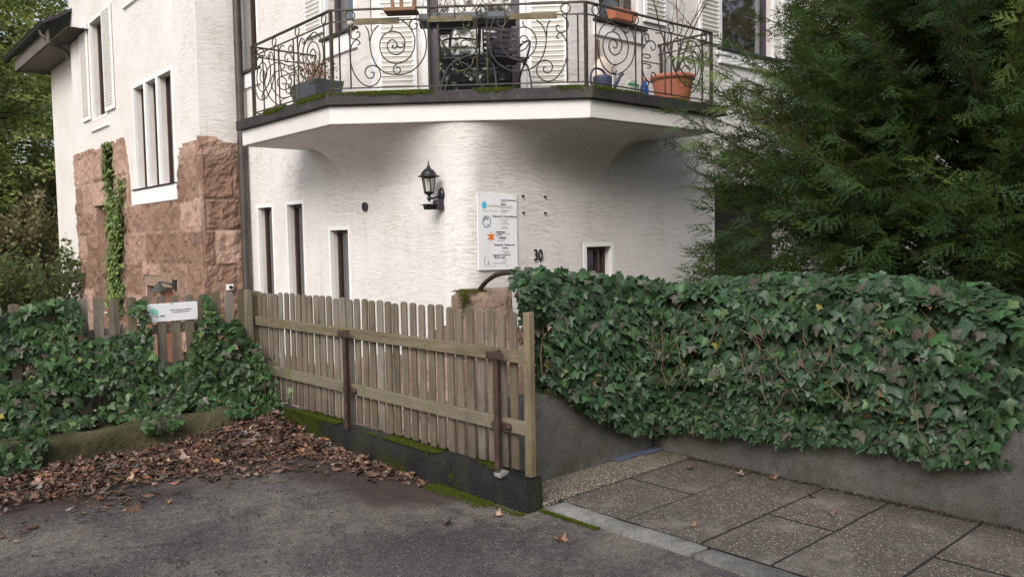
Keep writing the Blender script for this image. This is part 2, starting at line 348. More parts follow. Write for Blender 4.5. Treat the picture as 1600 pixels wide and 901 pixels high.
# ------------------------------------------------------------------ object helpers
def link(o): COL.objects.link(o); return o
def root(name, loc=(0, 0, 0), label=None, cat=None, group=None, kind=None):
    o = bpy.data.objects.new(name, None); o.location = loc; link(o); o.empty_display_size = .1
    tag(o, label, cat, group, kind); return o
def tag(o, label=None, cat=None, group=None, kind=None):
    for k, v in (('label', label), ('category', cat), ('group', group), ('kind', kind)):
        if v: o[k] = v
    return o
def wloc(o):
    v = Vector((0, 0, 0))
    while o is not None: v += o.location; o = o.parent
    return v
class MB:
    def __init__(s, tf=None): s.v = []; s.f = []; s.mi = []; s.sm = []; s.tf = tf or ID; s.cm = 0; s.cs = False
    def add(s, vs, fs, smooth=None):
        b = len(s.v); s.v += [tuple(s.tf(*q)) for q in vs]
        for f in fs: s.f.append(tuple(i+b for i in f)); s.mi.append(s.cm); s.sm.append(s.cs if smooth is None else smooth)
    def box(s, x0, x1, y0, y1, z0, z1):
        s.add([(x, y, z) for z in (z0, z1) for y in (y0, y1) for x in (x0, x1)],
              [(0, 2, 3, 1), (4, 5, 7, 6), (0, 1, 5, 4), (2, 6, 7, 3), (0, 4, 6, 2), (1, 3, 7, 5)])
    def obox(s, c, ax, ay, az, hx, hy, hz):
        c, ax, ay, az = map(Vector, (c, ax, ay, az))
        s.add([c+ax*(i*hx)+ay*(j*hy)+az*(k*hz) for k in (-1, 1) for j in (-1, 1) for i in (-1, 1)],
              [(0, 2, 3, 1), (4, 5, 7, 6), (0, 1, 5, 4), (2, 6, 7, 3), (0, 4, 6, 2), (1, 3, 7, 5)])
    def quad(s, *p): s.add(p, [tuple(range(len(p)))])
    def prism(s, poly, z0, z1):
        n = len(poly)
        s.add([(x, y, z0) for x, y in poly]+[(x, y, z1) for x, y in poly],
              [tuple(range(n-1, -1, -1)), tuple(range(n, 2*n))]+[(i, (i+1) % n, n+(i+1) % n, n+i) for i in range(n)])
    def tube(s, pts, r, n=8, cap=True, sx=1.0, sy=1.0):
        pts = [Vector(p) for p in pts]
        rs = r if isinstance(r, (list, tuple)) else [r]*len(pts)
        b = []; prev = None
        for i, p in enumerate(pts):
            t = (pts[min(i+1, len(pts)-1)]-pts[max(i-1, 0)])
            if t.length < 1e-9: t = Vector((0, 0, 1))
            t.normalize()
            if prev is None: a = t.orthogonal().normalized()
            else:
                a = prev-t*prev.dot(t)
                a = a.normalized() if a.length > 1e-6 else t.orthogonal().normalized()
            prev = a; c = t.cross(a)
            b += [p+(a*math.cos(2*math.pi*k/n)*sx+c*math.sin(2*math.pi*k/n)*sy)*rs[i] for k in range(n)]
        fs = [(i*n+k, i*n+(k+1) % n, (i+1)*n+(k+1) % n, (i+1)*n+k) for i in range(len(pts)-1) for k in range(n)]
        s.add(b, fs, True)
        if cap: 
            m = len(pts)-1
            s.add([b[k] for k in range(n)], [tuple(range(n-1, -1, -1))], False); s.add([b[m*n+k] for k in range(n)], [tuple(range(n))], False)
    def lathe(s, c, prof, n=20, sx=1, sy=1, smooth=True):
        c = Vector(c); b = []
        for r, z in prof: b += [(c.x+r*sx*math.cos(2*math.pi*k/n), c.y+r*sy*math.sin(2*math.pi*k/n), c.z+z) for k in range(n)]
        fs = [(i*n+k, i*n+(k+1) % n, (i+1)*n+(k+1) % n, (i+1)*n+k) for i in range(len(prof)-1) for k in range(n)]
        s.add(b, fs, smooth)
    def build(s, name, mat, parent=None, label=None, cat=None, group=None, kind=None, bevel=0, sub=None):
        me = bpy.data.meshes.new(name); V = np.array([tuple(q) for q in s.v], dtype=float)
        if parent is None:
            org = Vector(((V[:, 0].min()+V[:, 0].max())/2, (V[:, 1].min()+V[:, 1].max())/2, V[:, 2].min()))
        else: org = wloc(parent)
        V = V-np.array(org)
        me.from_pydata([tuple(q) for q in V], [], s.f)
        for m in (mat if isinstance(mat, (list, tuple)) else [mat]): me.materials.append(m)
        me.polygons.foreach_set('material_index', s.mi); me.polygons.foreach_set('use_smooth', s.sm); me.update()
        if getattr(s, 'tint', None):
            at = me.attributes.new('tint', 'FLOAT_COLOR', 'POINT'); T = s.tint+[(0, 0, 0, 1)]*(len(s.v)-len(s.tint)); at.data.foreach_set('color', np.array(T, dtype=np.float32).ravel())
        o = bpy.data.objects.new(name, me); link(o)
        if parent is None: o.location = org
        else: o.parent = parent
        tag(o, label, cat, group, kind)
        if bevel:
            b = o.modifiers.new('bevel', 'BEVEL'); b.width = bevel; b.segments = 2; b.limit_method = 'ANGLE'
        return o

def scatter(name, tv, tf, pos, fr, tint, mat, parent=None, uv=None, smooth=False, **kw):
    """tv (n,3) template, tf (m,3) triangles, pos (N,3), fr (N,3,3) columns = axes*scale, tint (N,3)"""
    N = len(pos); n = len(tv); m = len(tf)
    V = (np.einsum('nij,kj->nki', fr, tv) + pos[:, None, :]).reshape(-1, 3)
    F = (tf[None]+(np.arange(N)*n)[:, None, None]).reshape(-1)
    org = Vector((0, 0, 0))
    if parent is None: org = Vector(((V[:, 0].min()+V[:, 0].max())/2, (V[:, 1].min()+V[:, 1].max())/2, V[:, 2].min()))
    else: org = wloc(parent)
    V = V-np.array(org)
    me = bpy.data.meshes.new(name); me.vertices.add(N*n); me.vertices.foreach_set('co', V.astype(np.float32).ravel())
    me.loops.add(N*m*3); me.loops.foreach_set('vertex_index', F.astype(np.int32))
    me.polygons.add(N*m); me.polygons.foreach_set('loop_start', np.arange(0, N*m*3, 3, dtype=np.int32))
    me.polygons.foreach_set('loop_total', np.full(N*m, 3, dtype=np.int32)); me.polygons.foreach_set('use_smooth', np.full(N*m, bool(smooth)))
    me.update(calc_edges=True)
    at = me.attributes.new('tint', 'FLOAT_COLOR', 'POINT')
    T = np.repeat(np.c_[tint, np.ones(N)], n, axis=0); at.data.foreach_set('color', T.astype(np.float32).ravel())
    if uv is not None:
        ul = me.uv_layers.new(name='UVMap'); U = np.tile(uv, (N, 1))[F]; ul.data.foreach_set('uv', U.astype(np.float32).ravel())
    me.materials.append(mat)
    o = bpy.data.objects.new(name, me); link(o)
    if parent is None: o.location = org
    else: o.parent = parent
    tag(o, **kw); return o
def frames(nrm, tip, size):
    """columns: side, tip, normal"""
    c = nrm/np.linalg.norm(nrm, axis=1, keepdims=True)
    t = tip-(tip*c).sum(1, keepdims=True)*c; t /= (np.linalg.norm(t, axis=1, keepdims=True)+1e-9)
    b = np.cross(t, c)
    s = np.asarray(size); s = s[:, None] if s.ndim == 1 else s
    return np.stack([b*s, t*s, c*s], axis=2)

# plane wall with rectangular openings, each with reveals -------------------------------------
def wall(mb, o, d, L, z0, z1, holes, inward, rev=True, s0=0.0):
    """o: origin, d: unit dir; holes: (s0,s1,za,zb,depth)"""
    o = Vector(o); d = Vector(d); inw = Vector(inward)
    S = sorted({s0, L, *[h[0] for h in holes], *[h[1] for h in holes]}); Z = sorted({z0, z1, *[h[2] for h in holes], *[h[3] for h in holes]})
    P = lambda s, z, k=0: o+d*s+Vector((0, 0, z))+inw*k
    for i in range(len(S)-1):
        for j in range(len(Z)-1):
            sm, zm = (S[i]+S[i+1])/2, (Z[j]+Z[j+1])/2
            if any(h[0] < sm < h[1] and h[2] < zm < h[3] for h in holes): continue
            mb.quad(P(S[i], Z[j]), P(S[i+1], Z[j]), P(S[i+1], Z[j+1]), P(S[i], Z[j+1]))
    if rev:
        for a, b, c, e, k in holes:
            for p, q in (((a, c), (b, c)), ((b, c), (b, e)), ((b, e), (a, e)), ((a, e), (a, c))):
                mb.quad(P(*p), P(*q), P(*q, k), P(*p, k))
CEN = [[(-0.632, 0.787), (-0.562, 0.747), (-0.505, 0.677), (-0.47, 0.596), (-0.47, 0.503), (-0.505, 0.411), (-0.574, 0.341), (-0.667, 0.316), (-0.759, 0.341), (-0.829, 0.411), (-0.852, 0.503), (-0.834, 0.584), (-0.782, 0.642), (-0.713, 0.662), (-0.638, 0.642), (-0.591, 0.59), (-0.576, 0.527), (-0.591, 0.457), (-0.638, 0.42), (-0.684, 0.411), (-0.742, 0.44), (-0.771, 0.498), (-0.753, 0.55), (-0.713, 0.571), (-0.678, 0.55), (-0.664, 0.515), (-0.678, 0.483), (-0.707, 0.483), (-0.715, 0.503), (-0.696, 0.515)], [(-0.664, 0.515), (-0.638, 0.486), (-0.603, 0.486), (-0.586, 0.515), (-0.609, 0.529)], [(-0.748, 0.648), (-0.715, 0.689), (-0.711, 0.729)], [(-0.574, 0.341), (-0.655, 0.316), (-0.701, 0.284), (-0.707, 0.237), (-0.678, 0.205), (-0.638, 0.226), (-0.638, 0.266), (-0.667, 0.278), (-0.678, 0.255)], [(-0.858, 0.729), (-0.921, 0.666), (-0.958, 0.561), (-0.95, 0.446), (-0.916, 0.341), (-0.875, 0.284), (-0.794, 0.22), (-0.678, 0.196), (-0.562, 0.208), (-0.435, 0.284), (-0.36, 0.399), (-0.34, 0.527), (-0.36, 0.654), (-0.4, 0.747), (-0.453, 0.787), (-0.505, 0.764), (-0.519, 0.712), (-0.493, 0.677), (-0.453, 0.683), (-0.435, 0.723), (-0.464, 0.735)], [(-1.002, 0.723), (-0.97, 0.654), (-0.965, 0.561)], [(-0.878, 0.286), (-0.849, 0.191), (-0.892, 0.113), (-0.962, 0.078), (-1.049, 0.104), (-1.135, 0.208), (-1.179, 0.347), (-1.179, 0.469), (-1.144, 0.556), (-1.101, 0.582), (-1.069, 0.547), (-1.097, 0.524)], [(-0.878, 0.278), (-0.927, 0.304), (-0.997, 0.286), (-1.023, 0.226), (-0.988, 0.17), (-0.936, 0.177), (-0.924, 0.226), (-0.957, 0.229)], [(-1.135, 0.773), (-1.196, 0.694), (-1.179, 0.616), (-1.118, 0.59), (-1.069, 0.625), (-1.08, 0.668), (-1.109, 0.656)], [(-0.215, 0.747), (-0.209, 0.619), (-0.157, 0.515), (-0.1, 0.457), (0.028, 0.455), (0.167, 0.457)], [(0.172, 0.538), (0.144, 0.619), (0.074, 0.666), (-0.007, 0.671), (-0.059, 0.625), (-0.053, 0.567), (-0.007, 0.547), (0.028, 0.579), (-0.001, 0.613), (-0.024, 0.59)], [(0.181, 0.747), (0.181, 0.683), (0.132, 0.648), (0.08, 0.671), (0.068, 0.718), (0.103, 0.741), (0.132, 0.718), (0.12, 0.689), (0.103, 0.7)], [(0.167, 0.527), (0.074, 0.544), (0.034, 0.515), (0.057, 0.475), (0.109, 0.486)]]
SID = [[(0.7, 0.709), (0.652, 0.67), (0.636, 0.707), (0.708, 0.741), (0.772, 0.68), (0.797, 0.54), (0.751, 0.375), (0.618, 0.249), (0.453, 0.191), (0.294, 0.242), (0.202, 0.384), (0.191, 0.535), (0.255, 0.674), (0.381, 0.749), (0.473, 0.737), (0.472, 0.683), (0.426, 0.673)], [(0.427, 0.746), (0.554, 0.718), (0.652, 0.639), (0.688, 0.526), (0.644, 0.394), (0.525, 0.316), (0.409, 0.302), (0.307, 0.382), (0.275, 0.501), (0.333, 0.609), (0.437, 0.654), (0.529, 0.629), (0.58, 0.542), (0.55, 0.452), (0.456, 0.404), (0.377, 0.453), (0.378, 0.53), (0.44, 0.573), (0.505, 0.532), (0.481, 0.482), (0.439, 0.492)], [(0.525, 0.316), (0.436, 0.274), (0.412, 0.225), (0.465, 0.203), (0.496, 0.242)], [(0.929, 0.558), (0.942, 0.664), (0.983, 0.718), (1.037, 0.702), (1.042, 0.646), (0.987, 0.63), (0.975, 0.661)], [(0.929, 0.534), (1.011, 0.618), (1.099, 0.646), (1.157, 0.613), (1.141, 0.554), (1.093, 0.544), (1.081, 0.582)], [(0.927, 0.446), (0.948, 0.477), (1.047, 0.48), (1.065, 0.46), (1.022, 0.438), (0.96, 0.442)], [(0.927, 0.397), (1.059, 0.397), (1.263, 0.398)], [(0.926, 0.333), (0.946, 0.371), (1.059, 0.365), (1.071, 0.342), (1.008, 0.326)], [(0.926, 0.317), (0.957, 0.224), (1.056, 0.17), (1.145, 0.196), (1.159, 0.263), (1.108, 0.289), (1.077, 0.253), (1.107, 0.224)], [(0.926, 0.285), (0.931, 0.124), (0.993, 0.114), (1.036, 0.151), (1.006, 0.181), (0.981, 0.154)], [(1.263, 0.398), (1.277, 0.49), (1.317, 0.66), (1.266, 0.751), (1.164, 0.744)]]

# ================================================================== GROUND
GZ = -0.9
g = MB(); g.box(-300, 300, -300, 300, GZ-.3, GZ); g.build('ground', M['soil'], kind='structure')
def sheet(u0, u1, v0, v1, z, nu, nv, amp=0.0):
    m = MB(FP); vs = []; fs = []
    for j in range(nv+1):
        for i in range(nu+1):
            u = u0+(u1-u0)*i/nu; v = v0+(v1-v0)*j/nv
            vs.append((u, v, z+amp*vnoise(u*1.1, v*1.1)+amp*.4*vnoise(u*4, v*4)))
    for j in range(nv):
        for i in range(nu): k = j*(nu+1)+i; fs.append((k, k+1, k+nu+2, k+nu+1))
    m.add(vs, fs, True); return m
sheet(-3, 3.44, .2, 6.98, -.012, 110, 120, .014).build('street', M['asphalt'], kind='structure')
b = MB(FP); b.prism([(-60, -60), (60, -60), (60, -.2), (3.44, .2), (-3, .2), (-3, 6.98), (-60, 6.98)], -.06, -.014); b.build('street', M['asphalt'], kind='structure')
b = MB(FP); b.prism([(-60, -60), (60, -60), (60, 1.0), (5.2, 1.0), (5.2, 3.9), (3.4, 3.9), (3.4, 6.99), (-60, 6.99)], GZ-.1, -.07); b.build('ground', M['soil'], kind='structure')

# light gravel added behind the fence to bounce light onto the balcony soffit
b = MB(); b.box(-6, 16, 7.3, 24, GZ-.02, GZ+.006); b.box(4.9, 16, 4.6, 7.3, GZ-.02, GZ+.006)
b.v = b.v; b.build('path', m_pebble('bounce_gravel', (.42, .38, .31), (.62, .58, .5), 30), kind='structure')
# kerb between street and slabs
# bedding + slabs, each slab its own block with open joints
b = MB(FP); b.box(3.53, 4.88, -6, 3.50, -.1, .003); b.build('pavement', m_flat('dark_joint_earth', (.012, .010, .008), .95), kind='structure')
rows = [3.475, 2.97, 2.465, 2.06, 1.56, 1.06, .56, .06, -.44, -.94]
b = MB(FP)
for i in range(len(rows)-1):
    cuts = [3.535, 4.19+(.03 if i % 2 else 0), 4.86] if i % 2 == 0 else [3.535, 4.86]
    for j in range(len(cuts)-1):
        dz = random.uniform(-.002, .003)
        b.box(cuts[j]+(.012 if j else .005), cuts[j+1]-.012*(j < len(cuts)-2)-.004, rows[i+1]+.009, rows[i]-.009, -.04, .008+dz)
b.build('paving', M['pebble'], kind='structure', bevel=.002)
b = MB(FP); b.box(3.36, 4.86, 3.487, 3.80, -.1, .022); b.build('path', M['pebble_light'], kind='structure', bevel=.008)

# ================================================================== HOUSE
HR = root('house', (7.5, 10, GZ), 'white plastered villa with a chamfered balcony corner, red sandstone base and beige louvred shutters', 'house')
wm = MB()
ZB = 3.04   # floor level split
# facade B (faces -X)
wall(wm, (5.35, 12.85, 0), (0, -1, 0), 12.85-7.48, GZ, ZB, [(.435, .945, -.3, 2.15, .13), (1.465, 1.965, -.3, 2.155, .13), (2.76, 3.25, -.1, 1.76, .13)], (1, 0, 0))
wall(wm, (5.35, 12.85, 0), (0, -1, 0), 12.85-8.9, ZB, 7.6, [(.0, .62, 4.28, 6.2, .2), (2.82, 3.55, 4.28, 6.2, .16)], (1, 0, 0))
# rounded ground floor corner
nr = 12; arc = [(5.65-.3*math.cos(math.pi/2*k/nr), 7.48-.3*math.sin(math.pi/2*k/nr)) for k in range(nr+1)]
for k in range(nr):
    (x0, y0), (x1, y1) = arc[k], arc[k+1]
    wm.add([(x0, y0, GZ), (x1, y1, GZ), (x1, y1, ZB), (x0, y0, ZB)], [(0, 1, 2, 3)], True)
# facade C (faces -Y)
wall(wm, (5.65, 7.18, 0), (1, 0, 0), 18-5.65, GZ, ZB, [(7.29-5.65, 7.74-5.65, .85, 1.49, .14), (9.90-5.65, 11.9-5.65, GZ+.02, 2.35, .35)], (0, 1, 0))
wall(wm, (7.05, 7.18, 0), (1, 0, 0), 18-7.05, ZB, 7.6, [(7.55-7.05, 8.30-7.05, 4.28, 6.2, .16), (10.09-7.05, 11.42-7.05, 4.27, 6.2, .16)], (0, 1, 0))
# chamfer
cd = Vector((1, -1, 0)).normalized(); ci = Vector((1, 1, 0)).normalized()
wall(wm, (5.35, 8.88, 0), cd, 2.404, ZB, 7.6, [(.69, 1.81, 3.2, 5.6, .14)], ci)
# north-west return and wing A (faces -X)
wall(wm, (4.645, 12.85, 0), (1, 0, 0), 5.35-4.645, GZ, 7.6, [], (0, 1, 0))
A0 = 20.6
wall(wm, (4.645, A0, 0), (0, -1, 0), A0-12.85, GZ, 7.6,
     [(A0-16.10, A0-15.50, 2.63, 4.46, .16), (A0-15.40, A0-14.83, 2.63, 4.46, .16), (A0-14.73, A0-14.04, 2.63, 4.46, .16),
      (A0-18.92, A0-17.95, 4.25, 6.2, .17), (A0-18.96, A0-17.94, .2, 2.44, .3), (A0-15.78, A0-14.36, GZ, 1.09, .3)], (1, 0, 0))
wall(wm, (4.9, 23.87, 0), (0, -1, 0), 23.87-20.6, GZ, 6.35, [], (1, 0, 0))
wall(wm, (10, 23.87, 0), (-1, 0, 0), 5.1, GZ, 6.35, [], (0, -1, 0))
wall(wm, (4.645, A0, 0), (1, 0, 0), 5, GZ, 7.6, [], (0, -1, 0), False)
wall(wm, (18, 7.18, 0), (0, 1, 0), 14, GZ, 7.6, [], (-1, 0, 0), False)
wm.add([(4.645, 12.85, 7.6), (5.35, 12.85, 7.6), (5.35, 8.88, 7.6), (7.05, 7.18, 7.6), (18, 7.18, 7.6), (18, 20.6, 7.6), (4.645, 20.6, 7.6)], [tuple(range(7))])
wm.build('wall', M['plaster'], HR)
# cove under the balcony : plaster flaring out of the rounded corner
def outer_dist(x, y, nx, ny):
    best = 9
    for a, b_, c in ((1, 0, 4.40), (0, 1, 6.25), (1, 1, 12.63)):      # a x + b y = c
        den = a*nx+b_*ny
        if den < -1e-6:
            t = (c-a*x-b_*y)/den
            if t > 0: best = min(best, t)
    return best
path = []
for k in range(61): y = 10.6-(10.6-7.48)*k/60; path.append((5.35, y, -1, 0, 10.6-y))
s_c = 10.6-7.48
for k in range(1, 17): a = math.pi/2*k/16; path.append((5.65-.3*math.cos(a), 7.48-.3*math.sin(a), -math.cos(a), -math.sin(a), s_c+.3*a))
s_d = s_c+.3*math.pi/2
for k in range(1, 61): x = 5.65+(8.67-5.65)*k/60; path.append((x, 7.18, 0, -1, s_d+x-5.65))
ST = path[-1][4]
cv = MB(); vs = []; nq = 14; Hm = .63
for (x, y, nx, ny, s) in path:
    e = min(s, ST-s)/.985
    H = Hm*(1-math.sqrt(max(0, 1-min(1, e)**2)))+.004
    D = outer_dist(x, y, nx, ny)-.015
    for q in range(nq+1):
        th = math.pi/2*q/nq
        vs.append((x+nx*D*(1-math.cos(th))*1.0-nx*.004*(q == 0), y+ny*D*(1-math.cos(th))-ny*.004*(q == 0), 2.872-H+H*math.sin(th)))
cv.add(vs, [(i*(nq+1)+q, (i+1)*(nq+1)+q, (i+1)*(nq+1)+q+1, i*(nq+1)+q+1) for i in range(len(path)-1) for q in range(nq)], True)
cv.build('cove', M['plaster'], HR)

# ---- windows
def P3(o, d, inw, s, z, k): return Vector(o)+Vector(d)*s+Vector((0, 0, z))+Vector(inw)*k
def window(o, d, inw, s0, s1, za, zb, depth, fmat, fw=.06, mull=(), sur=.05, sill=None, trans=(), curtain=None, nm='window', pane='glass'):
    d, inw = Vector(d), Vector(inw); up = Vector((0, 0, 1))
    def bx(m, a0, a1, b0, b1, k0, k1):
        m.obox(P3(o, d, inw, (a0+a1)/2, (b0+b1)/2, (k0+k1)/2), d, inw, up, (a1-a0)/2, (k1-k0)/2, (b1-b0)/2)
    f = MB(); k0, k1 = depth-.012, depth+.05
    bx(f, s0, s0+fw, za, zb, k0, k1); bx(f, s1-fw, s1, za, zb, k0, k1)
    bx(f, s0+fw, s1-fw, za, za+fw, k0, k1); bx(f, s0+fw, s1-fw, zb-fw, zb, k0, k1)
    for q in mull: bx(f, q-fw*.45, q+fw*.45, za+fw, zb-fw, k0+.002, k1)
    for q in trans: bx(f, s0+fw, s1-fw, q-fw*.4, q+fw*.4, k0+.003, k1)
    fo = f.build(nm, fmat, HR, bevel=.003)
    p = MB(); bx(p, s0+.01, s1-.01, za+.01, zb-.01, depth+.018, depth+.024); p.build('pane', M[pane], fo)
    if sur:
        t = MB(); w = sur
        bx(t, s0-w, s0+.003, za-(0 if sill else w), zb+w, -.007, .05); bx(t, s1-.003, s1+w, za-(0 if sill else w), zb+w, -.007, .05)
        bx(t, s0+.003, s1-.003, zb-.003, zb+w, -.0065, .05)
        if not sill: bx(t, s0+.003, s1-.003, za-w, za+.003, -.0065, .05)
        t.build('surround', M['plaster_trim'], fo)
    if sill:
        t = MB(); drop, out_, mat = sill
        bx(t, s0-.09, s1+.09, za-drop, za-.035, -out_+.015, .05); t.build('sill', M['plaster_trim'], fo, bevel=.01)
        t = MB(); bx(t, s0-.1, s1+.1, za-.033, za+.004, -out_-.02, depth); t.build('sill_cover', M[mat], fo, bevel=.004)
    return fo
def on_B(y): return 12.85-y
Bo, Bd, Bi = (5.35, 12.85, 0), (0, -1, 0), (1, 0, 0)
Co, Cd, Ci = (0, 7.18, 0), (1, 0, 0), (0, 1, 0)
Ao, Ad, Ai = (4.645, A0, 0), (0, -1, 0), (1, 0, 0)
window(Bo, Bd, Bi, .435, .945, -.3, 2.15, .115, M['frame_brown'], .045)
window(Bo, Bd, Bi, 1.465, 1.965, -.3, 2.155, .115, M['frame_brown'], .045)
window(Bo, Bd, Bi, 2.76, 3.25, -.1, 1.76, .115, M['frame_brown'], .045)
window(Bo, Bd, Bi, .02, .62, 4.28, 6.2, .18, M['frame_brown'], .07, sill=(.26, .05, 'copper'))
window(Bo, Bd, Bi, 2.82, 3.55, 4.28, 6.2, .14, M['frame_dark'], .08, sill=(.26, .05, 'copper'))
window(Co, Cd, Ci, 7.29, 7.74, .85, 1.49, .12, M['frame_brown'], .05, mull=(7.60,))
window(Co, Cd, Ci, 7.55, 8.30, 4.28, 6.2, .14, M['frame_dark'], .08, sill=(.2, .05, 'copper'))
window(Co, Cd, Ci, 10.09, 11.42, 4.27, 6.2, .14, M['frame_dark'], .09, sill=(.22, .06, 'gutter'))
window(Co, Cd, Ci, 9.90, 11.9, GZ+.02, 2.35, .33, M['frame_dark'], .05, sur=.04, pane='interior', nm='dark_doorway')
for a, c in ((16.10, 15.50), (15.40, 14.83), (14.73, 14.04)):
    window(Ao, Ad, Ai, A0-a, A0-c, 2.63, 4.46, .143, M['frame_brown'], .03, sur=0)
window(Ao, Ad, Ai, A0-18.92, A0-17.95, 4.25, 6.2, .155, M['frame_brown'], .07, mull=(A0-18.43,))
# trim of the triple window: surround proud of plaster, sill, mullions
t = MB()
t.box(4.637, 4.69, 16.097, 16.17, 2.63, 4.53); t.box(4.637, 4.69, 13.97, 14.043, 2.63, 4.53); t.box(4.6375, 4.69, 14.043, 16.097, 4.457, 4.53)
t.box(4.637, 4.69, 15.397, 15.503, 2.63, 4.457); t.box(4.637, 4.69, 14.727, 14.833, 2.63, 4.457)
t.build('window_surround', M['plaster_trim'], HR)
t = MB(); t.box(4.59, 4.78, 13.90, 16.28, 2.335, 2.60); t.build('window_sill', M['plaster_trim'], HR, bevel=.015)
t = MB(); t.box(4.57, 4.79, 13.93, 16.22, 2.603, 2.626); t.build('sill_cover', M['frame_dark'], HR)
t = MB(); t.box(4.60, 4.66, 17.75, 19.05, 3.985, 4.03); t.build('wall_ledge', M['plaster_trim'], HR, bevel=.01)
t = MB(); t.box(4.60, 4.66, 15.2, 16.45, 5.95, 6.0); t.build('wall_ledge', M['plaster_trim'], HR, bevel=.01)
t = MB(); t.box(9.93, 10.2, 7.118, 7.178, 4.16, 4.21); t.build('wall_ledge', M['plaster_trim'], HR, bevel=.008)
# niche and cellar door in the sandstone
t = MB(); t.box(4.93, 4.97, 17.94, 18.96, .2, 2.44); t.build('niche_back', M['sandstone'], HR)
t = MB(); t.box(4.88, 4.93, 14.36, 15.0, GZ, .85); t.box(4.88, 4.93, 15.02, 15.78, GZ, .85); dd = t.build('door', M['door_wood'], HR)
t = MB(); t.box(4.62, 4.93, 14.30, 15.85, .87, 1.09); t.build('lintel', M['lintel_wood'], HR, bevel=.01)
for bb in ((15.60, 15.775), (14.365, 14.46)):
    t = MB(); t.box(4.80, 4.875, *bb, GZ, .868); t.build('door_post', M['lintel_wood'], HR, bevel=.01)

# ---- louvred shutters, folded back on the wall (their inner side shows: slats lean outwards at the top)
def shutter(o, d, inw, s0, s1, z0, z1, tilt_up=True, mids=()):
    d, inw = Vector(d).normalized(), Vector(inw).normalized(); up = Vector((0, 0, 1)); m = MB(); st = .055
    def bx(a0, a1, b0, b1, k0, k1): m.obox(P3(o, d, inw, (a0+a1)/2, (b0+b1)/2, (k0+k1)/2), d, inw, up, (a1-a0)/2, (k1-k0)/2, (b1-b0)/2)
    bx(s0, s0+st, z0, z1, -.045, -.012); bx(s1-st, s1, z0, z1, -.045, -.012)
    rails = [z0, *mids, z1-.07]
    for q in rails: bx(s0+st, s1-st, q, q+.07, -.043, -.014)
    fo = m.build('shutter', M['plaster_trim'], HR, bevel=.003)
    m = MB(); z = z0+.075; a = R_(24)
    ax = (up*math.cos(a)-inw*math.sin(a)); nrm = (inw*math.cos(a)+up*math.sin(a))
    while z < z1-.09:
        if not any(q-.03 < z < q+.05 for q in mids):
            m.obox(P3(o, d, inw, (s0+s1)/2, z+.024, -.034), d, ax, nrm, (s1-s0)/2-st+.012, .031, .004)
        z += .058
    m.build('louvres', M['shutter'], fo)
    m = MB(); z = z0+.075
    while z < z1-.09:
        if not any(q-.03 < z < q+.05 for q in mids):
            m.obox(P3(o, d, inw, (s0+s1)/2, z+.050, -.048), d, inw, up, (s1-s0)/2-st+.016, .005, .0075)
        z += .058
    m.build('lit_louvre_edges', M['plaster_trim'], fo)  # white strips paint the light caught along each slat edge
    return fo
cho = (5.35, 8.88, 0)
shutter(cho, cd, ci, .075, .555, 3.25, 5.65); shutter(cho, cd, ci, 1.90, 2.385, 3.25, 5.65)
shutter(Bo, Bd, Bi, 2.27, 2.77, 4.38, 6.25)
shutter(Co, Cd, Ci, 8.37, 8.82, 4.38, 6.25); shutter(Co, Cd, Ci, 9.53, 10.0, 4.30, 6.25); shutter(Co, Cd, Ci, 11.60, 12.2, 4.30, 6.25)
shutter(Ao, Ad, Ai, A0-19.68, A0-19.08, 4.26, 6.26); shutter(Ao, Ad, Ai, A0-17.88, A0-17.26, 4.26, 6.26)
# ---- balcony door
def cbx(m, a0, a1, b0, b1, k0, k1, o=cho, d=cd, i=ci): m.obox(P3(o, d, i, (a0+a1)/2, (b0+b1)/2, (k0+k1)/2), d, i, Vector((0, 0, 1)), (a1-a0)/2, (k1-k0)/2, (b1-b0)/2)
m = MB(); cbx(m, .69, .80, 3.2, 5.6, .1, .16); cbx(m, 1.70, 1.81, 3.2, 5.6, .1, .16); cbx(m, .80, 1.70, 3.2, 3.36, .1, .16); cbx(m, .80, 1.70, 5.5, 5.6, .1, .16)
cbx(m, .80, 1.70, 4.17, 4.24, .102, .158)
do = m.build('balcony_door', M['frame_dark'], HR, bevel=.004)
m = MB(); cbx(m, .79, 1.71, 3.3, 5.55, .128, .134); m.build('pane', M['glass'], do)
m = MB(); cbx(m, .62, .69, 3.2, 5.67, -.02, .1); cbx(m, 1.81, 1.88, 3.2, 5.67, -.02, .1); cbx(m, .69, 1.81, 5.6, 5.67, -.02, .1); m.build('door_surround', M['plaster_trim'], do, bevel=.004)

# ---- balcony slab
pl = [(4.40, 10.64), (4.40, 8.23), (6.43, 6.25), (8.67, 6.25), (8.67, 7.17), (7.06, 7.17), (5.34, 8.89), (5.34, 10.64)]
m = MB(); m.prism(pl[::-1], 2.88, 3.08); m.build('balcony_slab', M['fascia'], HR, bevel=.012)
pl2 = [(4.345, 10.70), (4.345, 8.205), (6.41, 6.19), (8.80, 6.19), (8.80, 7.17), (7.06, 7.17), (5.34, 8.89), (5.34, 10.70)]
m = MB(); m.prism(pl2[::-1], 3.082, 3.205); m.build('slab_edging', M['copper'], HR, bevel=.008)
